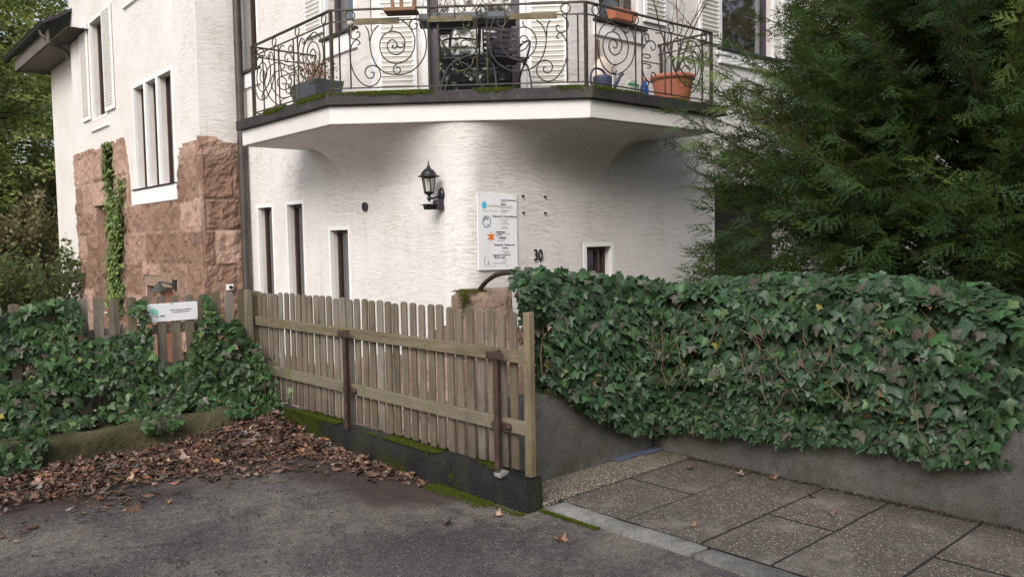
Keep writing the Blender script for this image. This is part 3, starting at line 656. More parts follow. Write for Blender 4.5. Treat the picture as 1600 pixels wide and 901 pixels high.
# moss cushions along the slab edge
N = 9000; segs = [((4.40, 10.3), (4.40, 8.23)), ((4.40, 8.23), (6.43, 6.25)), ((6.43, 6.25), (8.5, 6.25))]
def tuft_template():
    v = []; f = []
    for k in range(5):
        a = 2*math.pi*k/5; v += [(.35*math.cos(a), .35*math.sin(a), 0), (.35*math.cos(a+1.2), .35*math.sin(a+1.2), 0), (.5*math.cos(a+.6), .5*math.sin(a+.6), .55+.3*(k % 2))]
        f.append((3*k, 3*k+1, 3*k+2))
    return np.array(v), np.array(f)
tufV, tufF = tuft_template()
P = []; 
while len(P) < N:
    k = random.choice([0, 0, 1, 1, 1, 2]); (x0, y0), (x1, y1) = segs[k]; t = random.random()
    x, y = x0+(x1-x0)*t, y0+(y1-y0)*t
    dens = vnoise(x*1.7, y*1.7, 0, 3)*1.3+(.15 if k else .25)
    if k == 0 and .25 < t < 1: dens += .3
    if k == 2 and t < .15: dens += .4
    if k == 2 and t > .4: dens -= .4
    if random.random() > max(0, dens): continue
    d_ = Vector((y1-y0, -(x1-x0), 0)).normalized(); w = abs(random.gauss(0, .025)); zz = 3.206 if random.random() < .7 else 3.206-abs(random.gauss(0, .018)); w = w if zz > 3.2 else 0
    P.append((x+d_.x*(.062-w), y+d_.y*(.062-w), zz))
P = np.array(P); N = len(P)
sz = rng.uniform(.010, .026, N); fr = np.einsum('i,jk->ijk', sz, np.eye(3)); 
tint = np.c_[rng.uniform(.05, .12, N), rng.uniform(.08, .15, N), rng.uniform(.01, .02, N)]
scatter('moss', tufV, tufF, P, fr, tint, M['moss'], HR, kind='stuff')

# ---- railing
RL = root('railing', (5.4, 7.2, 3.2)); RL.parent = HR; RL.location = Vector((5.4, 7.2, 3.2))-wloc(HR)
RLo = MB()
def smooth(pts, n=5):
    P = [Vector((*p, 0)) for p in pts]; out = []
    for i in range(len(P)-1):
        p0, p1, p2, p3 = P[max(0, i-1)], P[i], P[i+1], P[min(len(P)-1, i+2)]
        for k in range(n):
            t = k/n; out.append(.5*((2*p1)+(-p0+p2)*t+(2*p0-5*p1+4*p2-p3)*t*t+(-p0+3*p1-3*p2+p3)*t**3))
    out.append(P[-1]); return [(q.x, q.y) for q in out]
def face(o, d):
    o = Vector(o); d = Vector(d).normalized()
    return lambda u, v: o+d*u+Vector((0, 0, v))
def bar(m, fp, u, v0, v1, w=.014): 
    p = fp(u, v0); m.box(p.x-w/2, p.x+w/2, p.y-w/2, p.y+w/2, 3.205+v0, 3.205+v1)
def hbar(m, fp, u0, u1, v, r=.009, sx=1): m.tube([fp(u0, v), fp(u1, v)], r, 6)
zoff = 3.21
fC = face(((4.45+6.455)/2, (8.235+6.325)/2, zoff), (6.455-4.45, 6.325-8.235, 0)); hw = 1.385
fR = face((6.45, 6.33, zoff), (1, 0, 0)); fL = face((4.45, 8.24, zoff), (0, 1, 0))
def scroll(m, fp, pts, mirror=None, r=.0075, du=0.0):
    q = smooth(pts); m.tube([fp((mirror-u if mirror is not None else u)+du, v) for u, v in q], r, 5)
rail = MB()
top = [(4.45, 10.34), (4.45, 8.24), (6.455, 6.325), (8.675, 6.33), (8.68, 7.17)]
tz = 4.116
for a, c in zip([(5.34, 10.34)]+top[:-1], top):
    va, vc = Vector((*a, tz)), Vector((*c, tz)); dd_ = (vc-va).normalized(); nn_ = Vector((-dd_.y, dd_.x, 0))
    rail.obox((va+vc)/2, dd_, nn_, (0, 0, 1), (vc-va).length/2+.012, .019, .008)
    va.z = vc.z = tz-.125; rail.obox((va+vc)/2, dd_, nn_, (0, 0, 1), (vc-va).length/2, .009, .006)
    va.z = vc.z = 3.21+.065; rail.obox((va+vc)/2, dd_, nn_, (0, 0, 1), (vc-va).length/2, .008, .006)
rail_o = rail.build('handrail', M['iron'], HR)
bpy.data.objects.remove(RL)
def post(x, y, w=.032):
    m = MB(); m.box(x-w/2, x+w/2, y-w/2, y+w/2, 3.206, 4.11); m.build('post', M['iron'], rail_o)
for x, y in top[:-1]: post(x, y)
post(8.675, 7.13, .02)
def ring(m, fp, u, r=.052):
    m.tube([fp(u+r*math.cos(2*math.pi*k/16), .843+r*math.sin(2*math.pi*k/16)) for k in range(17)], .0075, 6, cap=False)
def panel(name, fp, bars, rings, scrolls, mat='iron', thin=.013):
    m = MB()
    for q in bars: bar(m, fp, q, .0 if abs(q) > 9 else .06, .78, thin)
    for q in rings: ring(m, fp, q)
    for pts, mir in scrolls: scroll(m, fp, pts, mir)
    return m.build(name, M[mat], rail_o)
# centre face (half curves mirrored about its middle)
b = [(-716+529)/144, (-716+546)/144]
big = CEN[:9]; mid = CEN[9:]
def flipv(p, c=.445): return [(u, 2*c-v) for u, v in p]
panel('scroll_panel', fC, b, [b[1]+.01], [(q, None) for q in big])
panel('scroll_panel', fC, [-x for x in b], [-b[1]-.01], [(q, 0.0) for q in big])
panel('scroll_panel', fC, [-46/144, 46/144, -30/144, 30/144], [-.26, .26], [(q, None) for q in mid]+[(flipv(q), None) for q in mid[1:3]]+[([(u+.32, v) for u, v in q], None) for q in mid[1:3]][:0], 'iron_moss')
# side faces
ub = [.16, .81, .92, 1.33, 1.445, 2.05]
for fp, nm in ((fR, 1), (fL, 2)):
    s1 = SID[:3]; s2 = SID[3:]
    sc = [(q, None) for q in s1]+[(q, None) for q in s2]+[(q, 2.255) for q in s1]
    panel('scroll_panel', fp, ub if nm == 1 else ub, [ub[0], ub[1], ub[3]+.11, 2.08], sc, 'iron' if nm == 1 else 'iron_moss')
# short returns to the wall
for fp, L in ((face((8.68, 6.33, zoff), (0, 1, 0)), .84), (face((4.45, 10.34, zoff), (1, 0, 0)), .88)):
    sc = [([(u*.95-.02, v) for u, v in q], None) for q in SID[:3]]
    panel('scroll_panel', fp, [.14, .78], [.12, .70], sc)
# wooden slats wired to the centre face
for u0, u1, mt in ((-1.13, -.63, 'wood_fresh'), (-.31, .17, 'iron_moss'), (.57, 1.08, 'wood_fresh')):
    m = MB(); a, c = fC(u0, .77), fC(u1, .77); dv = (c-a).normalized(); nv = Vector((-dv.y, dv.x, 0))
    if nv.x+nv.y > 0: nv = -nv
    m.obox((a+c)/2+nv*.02, dv, nv, (0, 0, 1), (u1-u0)/2, .010, .032); m.build('wooden_slat', M['wood_y'], rail_o, bevel=.003)

# ---- eaves of the rear wing
m = MB(); m.box(4.245, 5.2, 19.0, 24.45, 6.10, 6.115); m.build('soffit', M['soffit_wood'], HR)
sb = MB()
for k in range(24): sb.box(4.26, 4.9, 20.62+k*.16, 20.745+k*.16, 6.078, 6.1)
sb.build('soffit_boards', M['soffit_wood'], HR)
m = MB(); m.box(4.21, 4.245, 20.62, 24.45, 6.08, 6.38); m.box(4.245, 5.0, 24.45, 24.48, 6.08, 6.38); m.build('fascia_board', M['soffit_wood'], HR)
m = MB(); pts = []
vs = []; n = 10
for yy in (20.3, 25.1):
    for k in range(n+1): a = math.pi*k/n; vs.append((4.12-.085*math.cos(a), yy, 6.47-.085*math.sin(a)))
m.add(vs, [(k, k+1, n+2+k, n+1+k) for k in range(n)], True)
m.add([(4.035, 20.3, 6.47), (4.035, 25.1, 6.47), (4.02, 25.1, 6.49), (4.02, 20.3, 6.49)], [(0, 1, 2, 3)])
m.tube([(4.03, 20.3, 6.475), (4.03, 25.1, 6.475)], .012, 6)
for k in range(6): m.tube([(4.12-.09*math.cos(math.pi*j/8), 20.8+k*.8, 6.47-.09*math.sin(math.pi*j/8)) for j in range(9)], .006, 4)
m.build('gutter', M['gutter'], HR)
m = MB(); m.tube([(4.12, 20.85, 6.40), (4.12, 20.85, 6.30), (4.3, 20.75, 6.12), (4.55, 20.66, 5.95), (4.60, 20.66, 5.8)], .045, 10); m.build('gutter_outlet', M['pipe'], HR)
rf = MB(); rf.add([(4.08, 20.3, 6.42), (4.08, 25.1, 6.42), (8.2, 25.1, 8.9), (8.2, 20.3, 8.9), (4.08, 20.3, 6.49), (4.08, 25.1, 6.49), (8.2, 25.1, 8.97), (8.2, 20.3, 8.97)],
       [(0, 3, 2, 1), (4, 5, 6, 7), (0, 1, 5, 4), (1, 2, 6, 5), (2, 3, 7, 6), (3, 0, 4, 7)]); rf.build('roof', M['frame_dark'], HR)
rf = MB(); rf.prism([(4.15, 21.0), (4.15, 12.4), (4.9, 12.4), (4.9, 8.7), (6.9, 6.7), (18.5, 6.7), (18.5, 21.0)][::-1], 7.62, 7.8); rf.build('roof', M['soffit_wood'], HR)

# ---- sandstone cladding of wing A : coursed rock-faced blocks, 4 cm proud
def in_poly(x, y, poly):
    c = False; j = len(poly)-1
    for i in range(len(poly)):
        if (poly[i][1] > y) != (poly[j][1] > y) and x < (poly[j][0]-poly[i][0])*(y-poly[i][1])/(poly[j][1]-poly[i][1])+poly[i][0]: c = not c
        j = i
    return c
def rockface(fp, s0, s1, z0, z1, inside, blocks, step=.05, proud=.05, seed=0, holes=()):
    """fp(s,z,k): point on the wall, k outwards"""
    nx = int(round((s1-s0)/step)); nz = int(round((z1-z0)/step)); vs = []; idx = {}; fs = []
    last = [None]; tints = {}
    def K(s, z):
        # distance to nearest joint
        d = 9
        for (a, b_, c, e) in blocks:
            if a <= s <= b_ and c <= z <= e: d = min(s-a, b_-s, z-c, e-z); sd = a*7.3+c*3.1; break
        else: sd = 0; d = .05
        j = min(1, max(0, d)/.035); last[0] = (.30*math.sin(sd*12.9), (1-min(1, max(0, d)/.03))**1.0, 0, 1)
        r = proud+(.030*vnoise(s*3.1, z*3.1, sd, seed)+.034*vnoise(s*8, z*8, sd, seed)+.020*vnoise(s*19, z*19, sd, seed)+.012)*(.4+.6*j)-.016*(1-j)
        return r
    for j in range(nz+1):
        for i in range(nx+1):
            s, z = s0+(s1-s0)*i/nx, z0+(z1-z0)*j/nz
            idx[i, j] = len(vs); jx = .012*vnoise(s*9, z*9, 5, seed) if 0 < i < nx else 0; vs.append(fp(s+jx, z, K(s, z))); tints[len(vs)-1] = last[0]
    cells = set()
    for j in range(nz):
        for i in range(nx):
            s, z = s0+(s1-s0)*(i+.5)/nx, z0+(z1-z0)*(j+.5)/nz
            w1, w2 = .05*vnoise(s*4, z*4, 0, 9), .05*vnoise(s*4+50, z*4, 0, 9)
            if inside(s+w1, z+w2) and not any(a < s < b_ and c < z < e for a, b_, c, e in holes): cells.add((i, j))
    base = {}
    for (i, j) in cells: fs.append((idx[i, j], idx[i+1, j], idx[i+1, j+1], idx[i, j+1]))
    def bv(i, j):
        if (i, j) not in base:
            s, z = s0+(s1-s0)*i/nx, z0+(z1-z0)*j/nz; base[i, j] = len(vs); vs.append(fp(s, z, -.01))
        return base[i, j]
    for (i, j) in cells:
        for (di, dj, p, q) in ((-1, 0, (i, j+1), (i, j)), (1, 0, (i+1, j), (i+1, j+1)), (0, -1, (i, j), (i+1, j)), (0, 1, (i+1, j+1), (i, j+1))):
            if (i+di, j+dj) not in cells: fs.append((idx[p], idx[q], bv(*q), bv(*p)))
    m = MB(); m.add(vs, fs, False); m.tint = []
    for v in range(len(vs)): m.tint.append(tints.get(v, (0, 0, 0, 1)))
    return m
def courses(s0, s1, z0, zs, lmin, lmax, seed):
    r = random.Random(seed); out = []; z = z0
    for h in zs:
        s = s0-r.uniform(0, lmax)
        while s < s1:
            l = r.uniform(lmin, lmax); out.append((s, s+l, z, z+h)); s += l
        z += h
    return out
# coordinates: s = 20.6 - Y on wing A
pa = [(-.1, -1), (-.1, 3.62), (1.2, 3.62), (3.82, 3.60), (3.98, 3.2), (4.06, 2.70), (4.12, 2.32), (6.76, 2.33), (6.80, 3.05), (7.15, 3.20), (7.9, 3.22), (7.9, -1)]
blkA = courses(0, 7.8, GZ, [.52, .55, .5, .6, .55, .48, .62, .6], .7, 1.5, 3)
m = rockface(lambda s, z, k: (4.645-k, A0-s, z), 0, 7.80, GZ, 3.7, lambda s, z: in_poly(s, z, pa), blkA, .055, .03, 1, [(A0-18.96, A0-17.94, .2, 2.44), (A0-15.85, A0-14.33, GZ, 1.08)])
m.build('sandstone_facing', M['sandstone'], HR)
blkN = courses(0, .7, GZ, [.52, .55, .5, .6, .55, .48, .62, .6], .5, .75, 5)
m = rockface(lambda s, z, k: (4.60+s, 12.85-k, z), 0, .74, GZ, 3.26, lambda s, z: z < 3.22+.04*math.sin(s*9), blkN, .04, .035, 2)
m.build('sandstone_facing', M['sandstone'], HR)
# jambs of the niche and of the door in stone
for bb in ((17.93, 17.95, .2, 2.44), (18.955, 18.975, .2, 2.44), (17.951, 18.954, 2.43, 2.45), (14.34, 14.362, GZ, 1.09), (15.778, 15.80, GZ, 1.09)):
    t = MB(); t.box(4.63, 4.95, *bb); t.build('stone_jamb', M['sandstone'], HR)
# low plinth round the corner
def plinth_path(s, z, k):
    if s < 5.32: return (5.35-k, 12.8-s, z)
    if s < 5.32+.471: a = (s-5.32)/.3; return (5.65-(.3+k)*math.cos(a), 7.48-(.3+k)*math.sin(a), z)
    return (5.65+s-5.791, 7.18-k, z)
m = rockface(plinth_path, 0, 8.2, GZ, .95, lambda s, z: z < float(np.interp(s, [0, 2.4, 4.4, 5.3, 8.2], [-.15, -.1, .25, .62, .5]))+.12*vnoise(s*1.6, 1), courses(0, 8.3, GZ, [.4, .4, .4, .4, .4], .4, .9, 8), .06, .03, 4)
m.build('sandstone_plinth', M['sandstone_light'], HR)
# downpipe in the inner corner
m = MB(); m.tube([(5.24, 12.70, GZ), (5.24, 12.70, 7.5)], .062, 14)
for z in (1.3, 3.0, 4.7, 6.3): m.tube([(5.24, 12.70, z), (5.24, 12.70, z+.05)], .068, 14)
m.build('downpipe', M['pipe'], HR)

# ================================================================== STREET SIDE
FU, FV = np.array(FXv), np.array(FYv)
def Fa(P): P = np.asarray(P, float); return P[:, :1]*FU+P[:, 1:2]*FV+np.c_[np.zeros((len(P), 2)), P[:, 2]]
def Fd(P): P = np.asarray(P, float); return P[:, :1]*FU+P[:, 1:2]*FV+np.c_[np.zeros((len(P), 2)), P[:, 2]]
# ---- black coated plinth
def rough_block(fp, u0, u1, v0, v1, z0, z1, step=.08, amp=.008, rnd=.02, seed=0):
    """block with slightly wavy faces and rounded edges"""
    m = MB(fp)
    nu, nv, nz = [max(1, int(round(q/step))) for q in (u1-u0, v1-v0, z1-z0)]
    def P(i, j, k):
        u, v, z = u0+(u1-u0)*i/nu, v0+(v1-v0)*j/nv, z0+(z1-z0)*k/nz
        e = [(i in (0, nu)), (j in (0, nv)), (k in (0, nz))]
        cu, cv_, cz = (u0+u1)/2, (v0+v1)/2, (z0+z1)/2
        if sum(e) >= 2:
            if e[0]: u += math.copysign(rnd, cu-u)
            if e[1]: v += math.copysign(rnd, cv_-v)
            if e[2]: z += math.copysign(rnd, cz-z)
        du = amp*(vnoise(u*3, v*3, z*3, seed)+.5*vnoise(u*9, v*9, z*9, seed+1)); dz = amp*(vnoise(u*3+9, v*3, z*3, seed)+.5*vnoise(u*9, v*9+5, z*9, seed+1))
        return (u+du, v+du*.7, z+dz)
    for fx in (0, nu):
        m.add([P(fx, j, k) for j in range(nv+1) for k in range(nz+1)], [(j*(nz+1)+k, j*(nz+1)+k+1, (j+1)*(nz+1)+k+1, (j+1)*(nz+1)+k) for j in range(nv) for k in range(nz)], True)
    for fy in (0, nv):
        m.add([P(i, fy, k) for i in range(nu+1) for k in range(nz+1)], [(i*(nz+1)+k, i*(nz+1)+k+1, (i+1)*(nz+1)+k+1, (i+1)*(nz+1)+k) for i in range(nu) for k in range(nz)], True)
    for fz in (0, nz):
        m.add([P(i, j, fz) for i in range(nu+1) for j in range(nv+1)], [(i*(nv+1)+j, i*(nv+1)+j+1, (i+1)*(nv+1)+j+1, (i+1)*(nv+1)+j) for i in range(nu) for j in range(nv)], True)
    return m
GW = root('low_wall', FP(3.3, 5.2, -.1), 'low black coated wall with green moss on top under the weathered picket fence', 'wall')
rough_block(FP, 3.24, 3.385, 3.46, 7.25, -.9, .195, .07, .009, .012, 1).build('wall_body', M['blackwall'], GW)
def moss_scatter(name, pts, parent, smin, smax):
    P = Fa(pts); n = len(P); sz = rng.uniform(smin, smax, n); a = rng.uniform(0, 6.28, n)
    fr = np.zeros((n, 3, 3)); fr[:, 0, 0] = np.cos(a)*sz; fr[:, 0, 1] = -np.sin(a)*sz; fr[:, 1, 0] = np.sin(a)*sz; fr[:, 1, 1] = np.cos(a)*sz; fr[:, 2, 2] = sz*rng.uniform(.5, 1.1, n)
    return scatter(name, tufV, tufF, P, fr, np.tile([.1, .13, .02], (n, 1)), M['moss'], parent, kind='stuff')
pts = []
while len(pts) < 15000:
    v = random.uniform(3.55, 7.1); u = random.uniform(3.235, 3.38)
    d = vnoise(v*1.5, u*3, 0, 21)*1.2+.5*vnoise(v*7, u*14, 0, 22)
    d += .28 if v > 5.6 else (.38 if 4.35 < v < 5.35 else -.45)
    if v > 5.35 and v < 5.62: d -= .5
    if abs(u-3.245) < .012 and v < 4.3: d -= .3
    if random.random() < d*1.9: pts.append((u, v, .19))
moss_scatter('moss', pts, GW, .008, .019)
pts = []
while len(pts) < 5000:                       # moss running down the face and along the foot
    v = random.uniform(3.6, 7.0); z = random.uniform(-.01, .19)
    d = vnoise(v*1.8, z*2, 0, 31)+.4*vnoise(v*7, z*9, 0, 32)+(.35 if v > 5.9 else -.25)+(.25-z*1.4)*(v < 5.2)*.6
    if random.random() < d: pts.append((3.236, v, z))
moss_scatter('moss', pts, GW, .006, .013)
pts = []
while len(pts) < 4200:
    v = random.uniform(3.0, 4.7); e = abs(random.gauss(0, .05)); u = 3.225-e
    if v < 3.46: u = 3.35-abs(random.gauss(0, .012))+.0
    d = vnoise(v*2.6, u*4, 0, 41)*1.2+(.55 if 3.75 < v < 4.3 else .05)+(.0 if v > 3.46 else .05)-e*2
    if random.random() < d: pts.append((u, v, -.006))
moss_scatter('moss', pts, None, .007, .018)

# ---- gate-like picket fence on the plinth
PF = root('picket_fence', FP(3.3, 5.25, .2), 'long weathered grey picket fence on the black wall, held by two rusty steel posts', 'fence')
for i in range(34):
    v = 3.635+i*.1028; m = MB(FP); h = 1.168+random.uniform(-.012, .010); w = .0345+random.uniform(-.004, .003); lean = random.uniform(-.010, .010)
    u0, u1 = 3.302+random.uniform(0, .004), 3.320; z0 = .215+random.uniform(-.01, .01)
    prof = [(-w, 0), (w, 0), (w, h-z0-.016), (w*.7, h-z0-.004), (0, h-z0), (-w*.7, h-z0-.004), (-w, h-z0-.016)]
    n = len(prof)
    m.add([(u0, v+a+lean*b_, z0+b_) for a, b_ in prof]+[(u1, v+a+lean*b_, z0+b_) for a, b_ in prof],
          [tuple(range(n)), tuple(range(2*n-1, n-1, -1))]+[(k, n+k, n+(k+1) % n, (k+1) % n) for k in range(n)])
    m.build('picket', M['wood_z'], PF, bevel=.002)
for z0, z1 in ((.868, .945), (.443, .525)):
    m = MB(FP); m.box(3.268, 3.3005, 3.49, 7.06, z0, z1); m.build('rail', M['wood_y'], PF, bevel=.005)
m = MB(FP); m.box(3.272, 3.318, 3.458, 3.512, .20, 1.172); m.build('end_board', M['wood_fresh'], PF, bevel=.006)
m = MB(FP); m.box(3.265, 3.33, 7.07, 7.15, .1, 1.17); m.build('end_board', M['wood_fresh'], PF, bevel=.006)
for v in (3.70, 5.43):
    m = MB(FP); m.box(3.216, 3.222, v-.021, v+.021, .19, .935); m.box(3.222, 3.262, v-.003, v+.003, .19, .935)
    st_ = m.build('steel_post', M['rust'], PF, bevel=.001)
    m = MB(FP); m.box(3.206, 3.214, v-.085, v+.075, .885, .93); m.build('bracket', M['rust'], st_, bevel=.004)
    m = MB(FP); m.box(3.258, 3.266, v-.085, v+.08, .455, .50); m.build('bracket', M['rust'], st_, bevel=.004)
    for q in (-.07, .065):
        m = MB(); c = FP(3.254, v+q, .478); m.lathe((0, 0, 0), [(0, .016), (.012, .013), (.019, .005), (.020, 0), (.020, -.006)], 12)
        me_ = m; R3 = Matrix.Rotation(-math.pi/2, 3, 'Y'); me_.v = [tuple(R3@Vector(p)+c) for p in me_.v]; me_.build('bolt_head', M['rust'], st_)
ys = [-6, -3, -1, .2, 1.35, 2.4, 3.452]
for i in range(len(ys)-1):
    m = rough_block(FP, 3.365, 3.535, ys[i]+.004, ys[i+1]-.004, -.1, .014, .05, .010, .010, 60+i); m.build('kerb', M['curb'], kind='structure')
# concrete pad under near steel post
m = rough_block(FP, 3.205, 3.30, 3.66, 3.74, .16, .212, .03, .006, .012, 5); m.build('mortar_pad', M['curb'], GW)

# ---- walls round the paved corner
rough_block(FP, 3.388, 4.87, 3.80, 3.96, GZ, .585, .08, .006, .010, 2).build('retaining_wall', M['concrete'], None, 'dark grey rendered wall across the far end of the pebble slabs, ivy hanging over it', 'wall')
rough_block(FP, 4.875, 5.06, -3, 3.96, GZ, .57, .09, .007, .012, 3).build('retaining_wall', M['concrete'], None, 'long grey rendered base wall running along the slabs beneath the ivy hedge', 'wall')
m = MB(FP); m.box(4.39, 4.62, 3.775, 3.85, .024, .036); m.v = [(x, y, z) for x, y, z in m.v]
m = MB(FP); m.obox((4.505, 3.775, .034), (1, .05, 0), (-.05, 1, 0), (0, .1, 1), .115, .035, .005)
m.build('slate_plate', M['plates'], None, 'flat blue grey plate on the step, the nearer to the wooden fence', 'plate', bevel=.002)
m = MB(FP); m.obox((4.745, 3.76, .034), (1, -.03, 0), (.03, 1, 0), (0, .1, 1), .11, .033, .005)
m.build('slate_plate', M['plates'], None, 'flat blue grey plate on the step, in the corner against the hedge wall', 'plate', bevel=.002)

# ---- sandstone gatepost, low rubble wall behind the fence, iron hoop
gpc = Vector((4.42, 5.62))
def GPf(u, v, z): 
    a = R_(-42); return Vector((gpc.x+u*math.cos(a)-v*math.sin(a), gpc.y+u*math.sin(a)+v*math.cos(a), z))
rough_block(GPf, -.255, .255, -.2, .2, GZ, 1.165, .035, .020, .028, 7).build('gatepost', M['sandstone_light'], None, 'squat red sandstone gatepost with mossy top rising behind the picket fence', 'gatepost')
def RWf(u, v, z): return FP(u, v, z)
m = rough_block(RWf, 4.12, 4.42, 4.02, 5.05, GZ, .80, .05, .022, .03, 8)
m.v = [(x, y, z-(max(0, 5.0-y)*.17 if z > .2 else 0)) for x, y, z in m.v]
m.build('rubble_wall', M['sandstone_light'], None, 'low red sandstone rubble wall between the gatepost and the grey rendered wall', 'wall')
hp = [(4.62, 5.56, 1.06), (4.596, 5.528, 1.10), (4.556, 5.435, 1.155), (4.499, 5.29, 1.229), (4.398, 5.049, 1.303), (4.268, 4.763, 1.34), (4.156, 4.461, 1.345), (4.05, 4.15, 1.30), (4.0, 3.95, 1.2), (3.98, 3.9, .6)]
hs = smooth([(a, b_) for a, b_, c in hp], 6); hz = smooth([(c, 0) for a, b_, c in hp], 6)
m = MB(FP); m.v = []; pp = [FP(a[0], a[1], c[0]) for a, c in zip(hs, hz)]; m.tf = ID
m.tube(pp, .020, 10); m.build('iron_hoop', M['rust'], None, 'bent iron pipe arching from the sandstone gatepost into the ivy', 'hoop')

pts = []
for k in range(1500):
    u, v = 4.50+random.gauss(0, .055), 5.47+random.gauss(0, .06); pts.append((u, v, 1.158+random.uniform(-.004, .006)))
for k in range(500):
    t = abs(random.gauss(0, .09)); pts.append((4.375+random.gauss(0, .03), 5.40+random.gauss(0, .03), 1.15-t))
moss_scatter('moss_cushion', pts, bpy.data.objects['gatepost'], .008, .018)
# ---- mossy edging stones under the left fence
xs = [-3.2, -.9, 1.42, 2.98]
STN = root('stone_edging', FP(0, 6.85, -.1), 'low moss covered stone edging under the ivy on the left, leaves piled against it', 'stone edging')
for i in range(len(xs)-1):
    rough_block(FP, xs[i]+.01, xs[i+1]-.01, 6.68+random.uniform(-.02, .02), 7.02, -.4, .215, .06, .05, .025, 20+i).build('edging_stone', M['mossstone'], STN)
m = MB(FP); m.box(-3.4, 3.24, 7.0, 7.2, GZ, .12); m.build('stone_backing', M['mossstone'], STN)

# ---- left picket fence
LF = root('picket_fence', FP(.8, 7.06, .1), 'left picket fence half buried in ivy, carrying the small white practice sign', 'fence')
u = 3.155; i = 0
while u > -2.6:
    m = MB(FP); w = .037; h = 1.185+random.uniform(-.012, .015); v0 = 7.045; z0 = .12
    prof = [(-w, 0), (w, 0), (w, h-z0-.012), (w*.6, h-z0-.002), (0, h-z0), (-w*.6, h-z0-.002), (-w, h-z0-.012)]; n = len(prof)
    m.add([(u+a, v0, z0+b_) for a, b_ in prof]+[(u+a, v0+.02, z0+b_) for a, b_ in prof],
          [tuple(range(n)), tuple(range(2*n-1, n-1, -1))]+[(k, n+k, n+(k+1) % n, (k+1) % n) for k in range(n)])
    m.build('picket', M['wood_z'], LF, bevel=.002); u -= .117 if i != 8 else .135; i += 1
for z0, z1 in ((.86, .94), (.36, .44)):
    m = MB(FP); m.box(-2.6, 3.19, 7.0665, 7.10, z0, z1); m.build('rail', M['wood_x'], LF, bevel=.004)
m = MB(FP); m.box(3.175, 3.245, 7.02, 7.10, .1, 1.185); m.build('post', M['wood_z'], LF, bevel=.006)

# ---- fence inside the ivy hedge
HF = root('picket_fence', FP(4.96, 2.0, .57), 'pinkish grey board fence standing on the base wall, mostly swallowed by the ivy hedge', 'fence')
for v in (1.24, -.9): 
    m = MB(FP); m.box(4.865, 4.955, v, v+.10, .56, 1.20); m.build('post', M['wood_pink'], HF, bevel=.008)
for k in range(36):
    m = MB(FP); v = 3.75-k*.145; m.box(4.96, 4.98, v, v+.075, .60, 1.15); m.build('picket', M['wood_pink'], HF)
for z in (.70, 1.02):
    m = MB(FP); m.box(4.982, 5.02, -1.6, 3.85, z, z+.07); m.build('rail', M['wood_y'], HF)

# ================================================================== LEAVES
hb = [(0, 0), (.22, -.16), (.42, -.10), (.41, .05), (.60, .18), (.63, .29), (.36, .37), (.27, .50), (.18, .76), (0, 1.0)]
out_ = [(b_, a) for b_, a in hb]+[(-b_, a) for b_, a in hb[-2:0:-1]]
def leaf_tpl(fold=.22, droop=.25, curl=0.0):
    v = [(0, .3, .03)]+[(b_, a, -fold*abs(b_)-droop*max(0, a-.3)**2+curl*(b_*b_)) for b_, a in out_]
    n = len(out_); f = [(0, 1+k, 1+(k+1) % n) for k in range(n)]
    v = np.array(v, float); uv = v[:, :2].copy(); v[:, 1] -= .3
    return v, np.array(f)[:, ::-1].copy(), uv
ivV, ivF, ivU = leaf_tpl()
def palette(n, cols, wts, jit=.25):
    c = np.array(cols); k = rng.choice(len(cols), n, p=np.array(wts)/sum(wts)); t = c[k]
    j = 1+rng.normal(0, jit, (n, 1)); return np.clip(t*np.clip(j, .45, 1.7)*(1+rng.normal(0, .06, (n, 3))), .003, .8)
ivy_cols = [(.012, .038, .016), (.018, .056, .022), (.028, .078, .028), (.022, .052, .032), (.050, .098, .032), (.055, .040, .040), (.07, .06, .052), (.20, .19, .05), (.18, .08, .04)]
ivy_w = [26, 30, 16, 14, 6, 4, 3, .25, .5]
def ivy(name, pos, out, size, parent=None, cols=ivy_cols, w=ivy_w, **kw):
    """pos, out in F coordinates"""
    n = len(pos); P = Fa(pos); O = Fd(out)
    nrm = O+rng.normal(0, .44, (n, 3))+np.array([0, 0, .36])
    tip = np.array([0, 0, -1.0])+rng.normal(0, .55, (n, 3))+O*.25
    fr = frames(nrm, tip, size)
    fr[:, :, 2] *= rng.uniform(.3, 1.6, (n, 1))
    return scatter(name, ivV, ivF, P, fr, palette(n, cols, w), M['ivy'], parent, ivU, True, **kw)
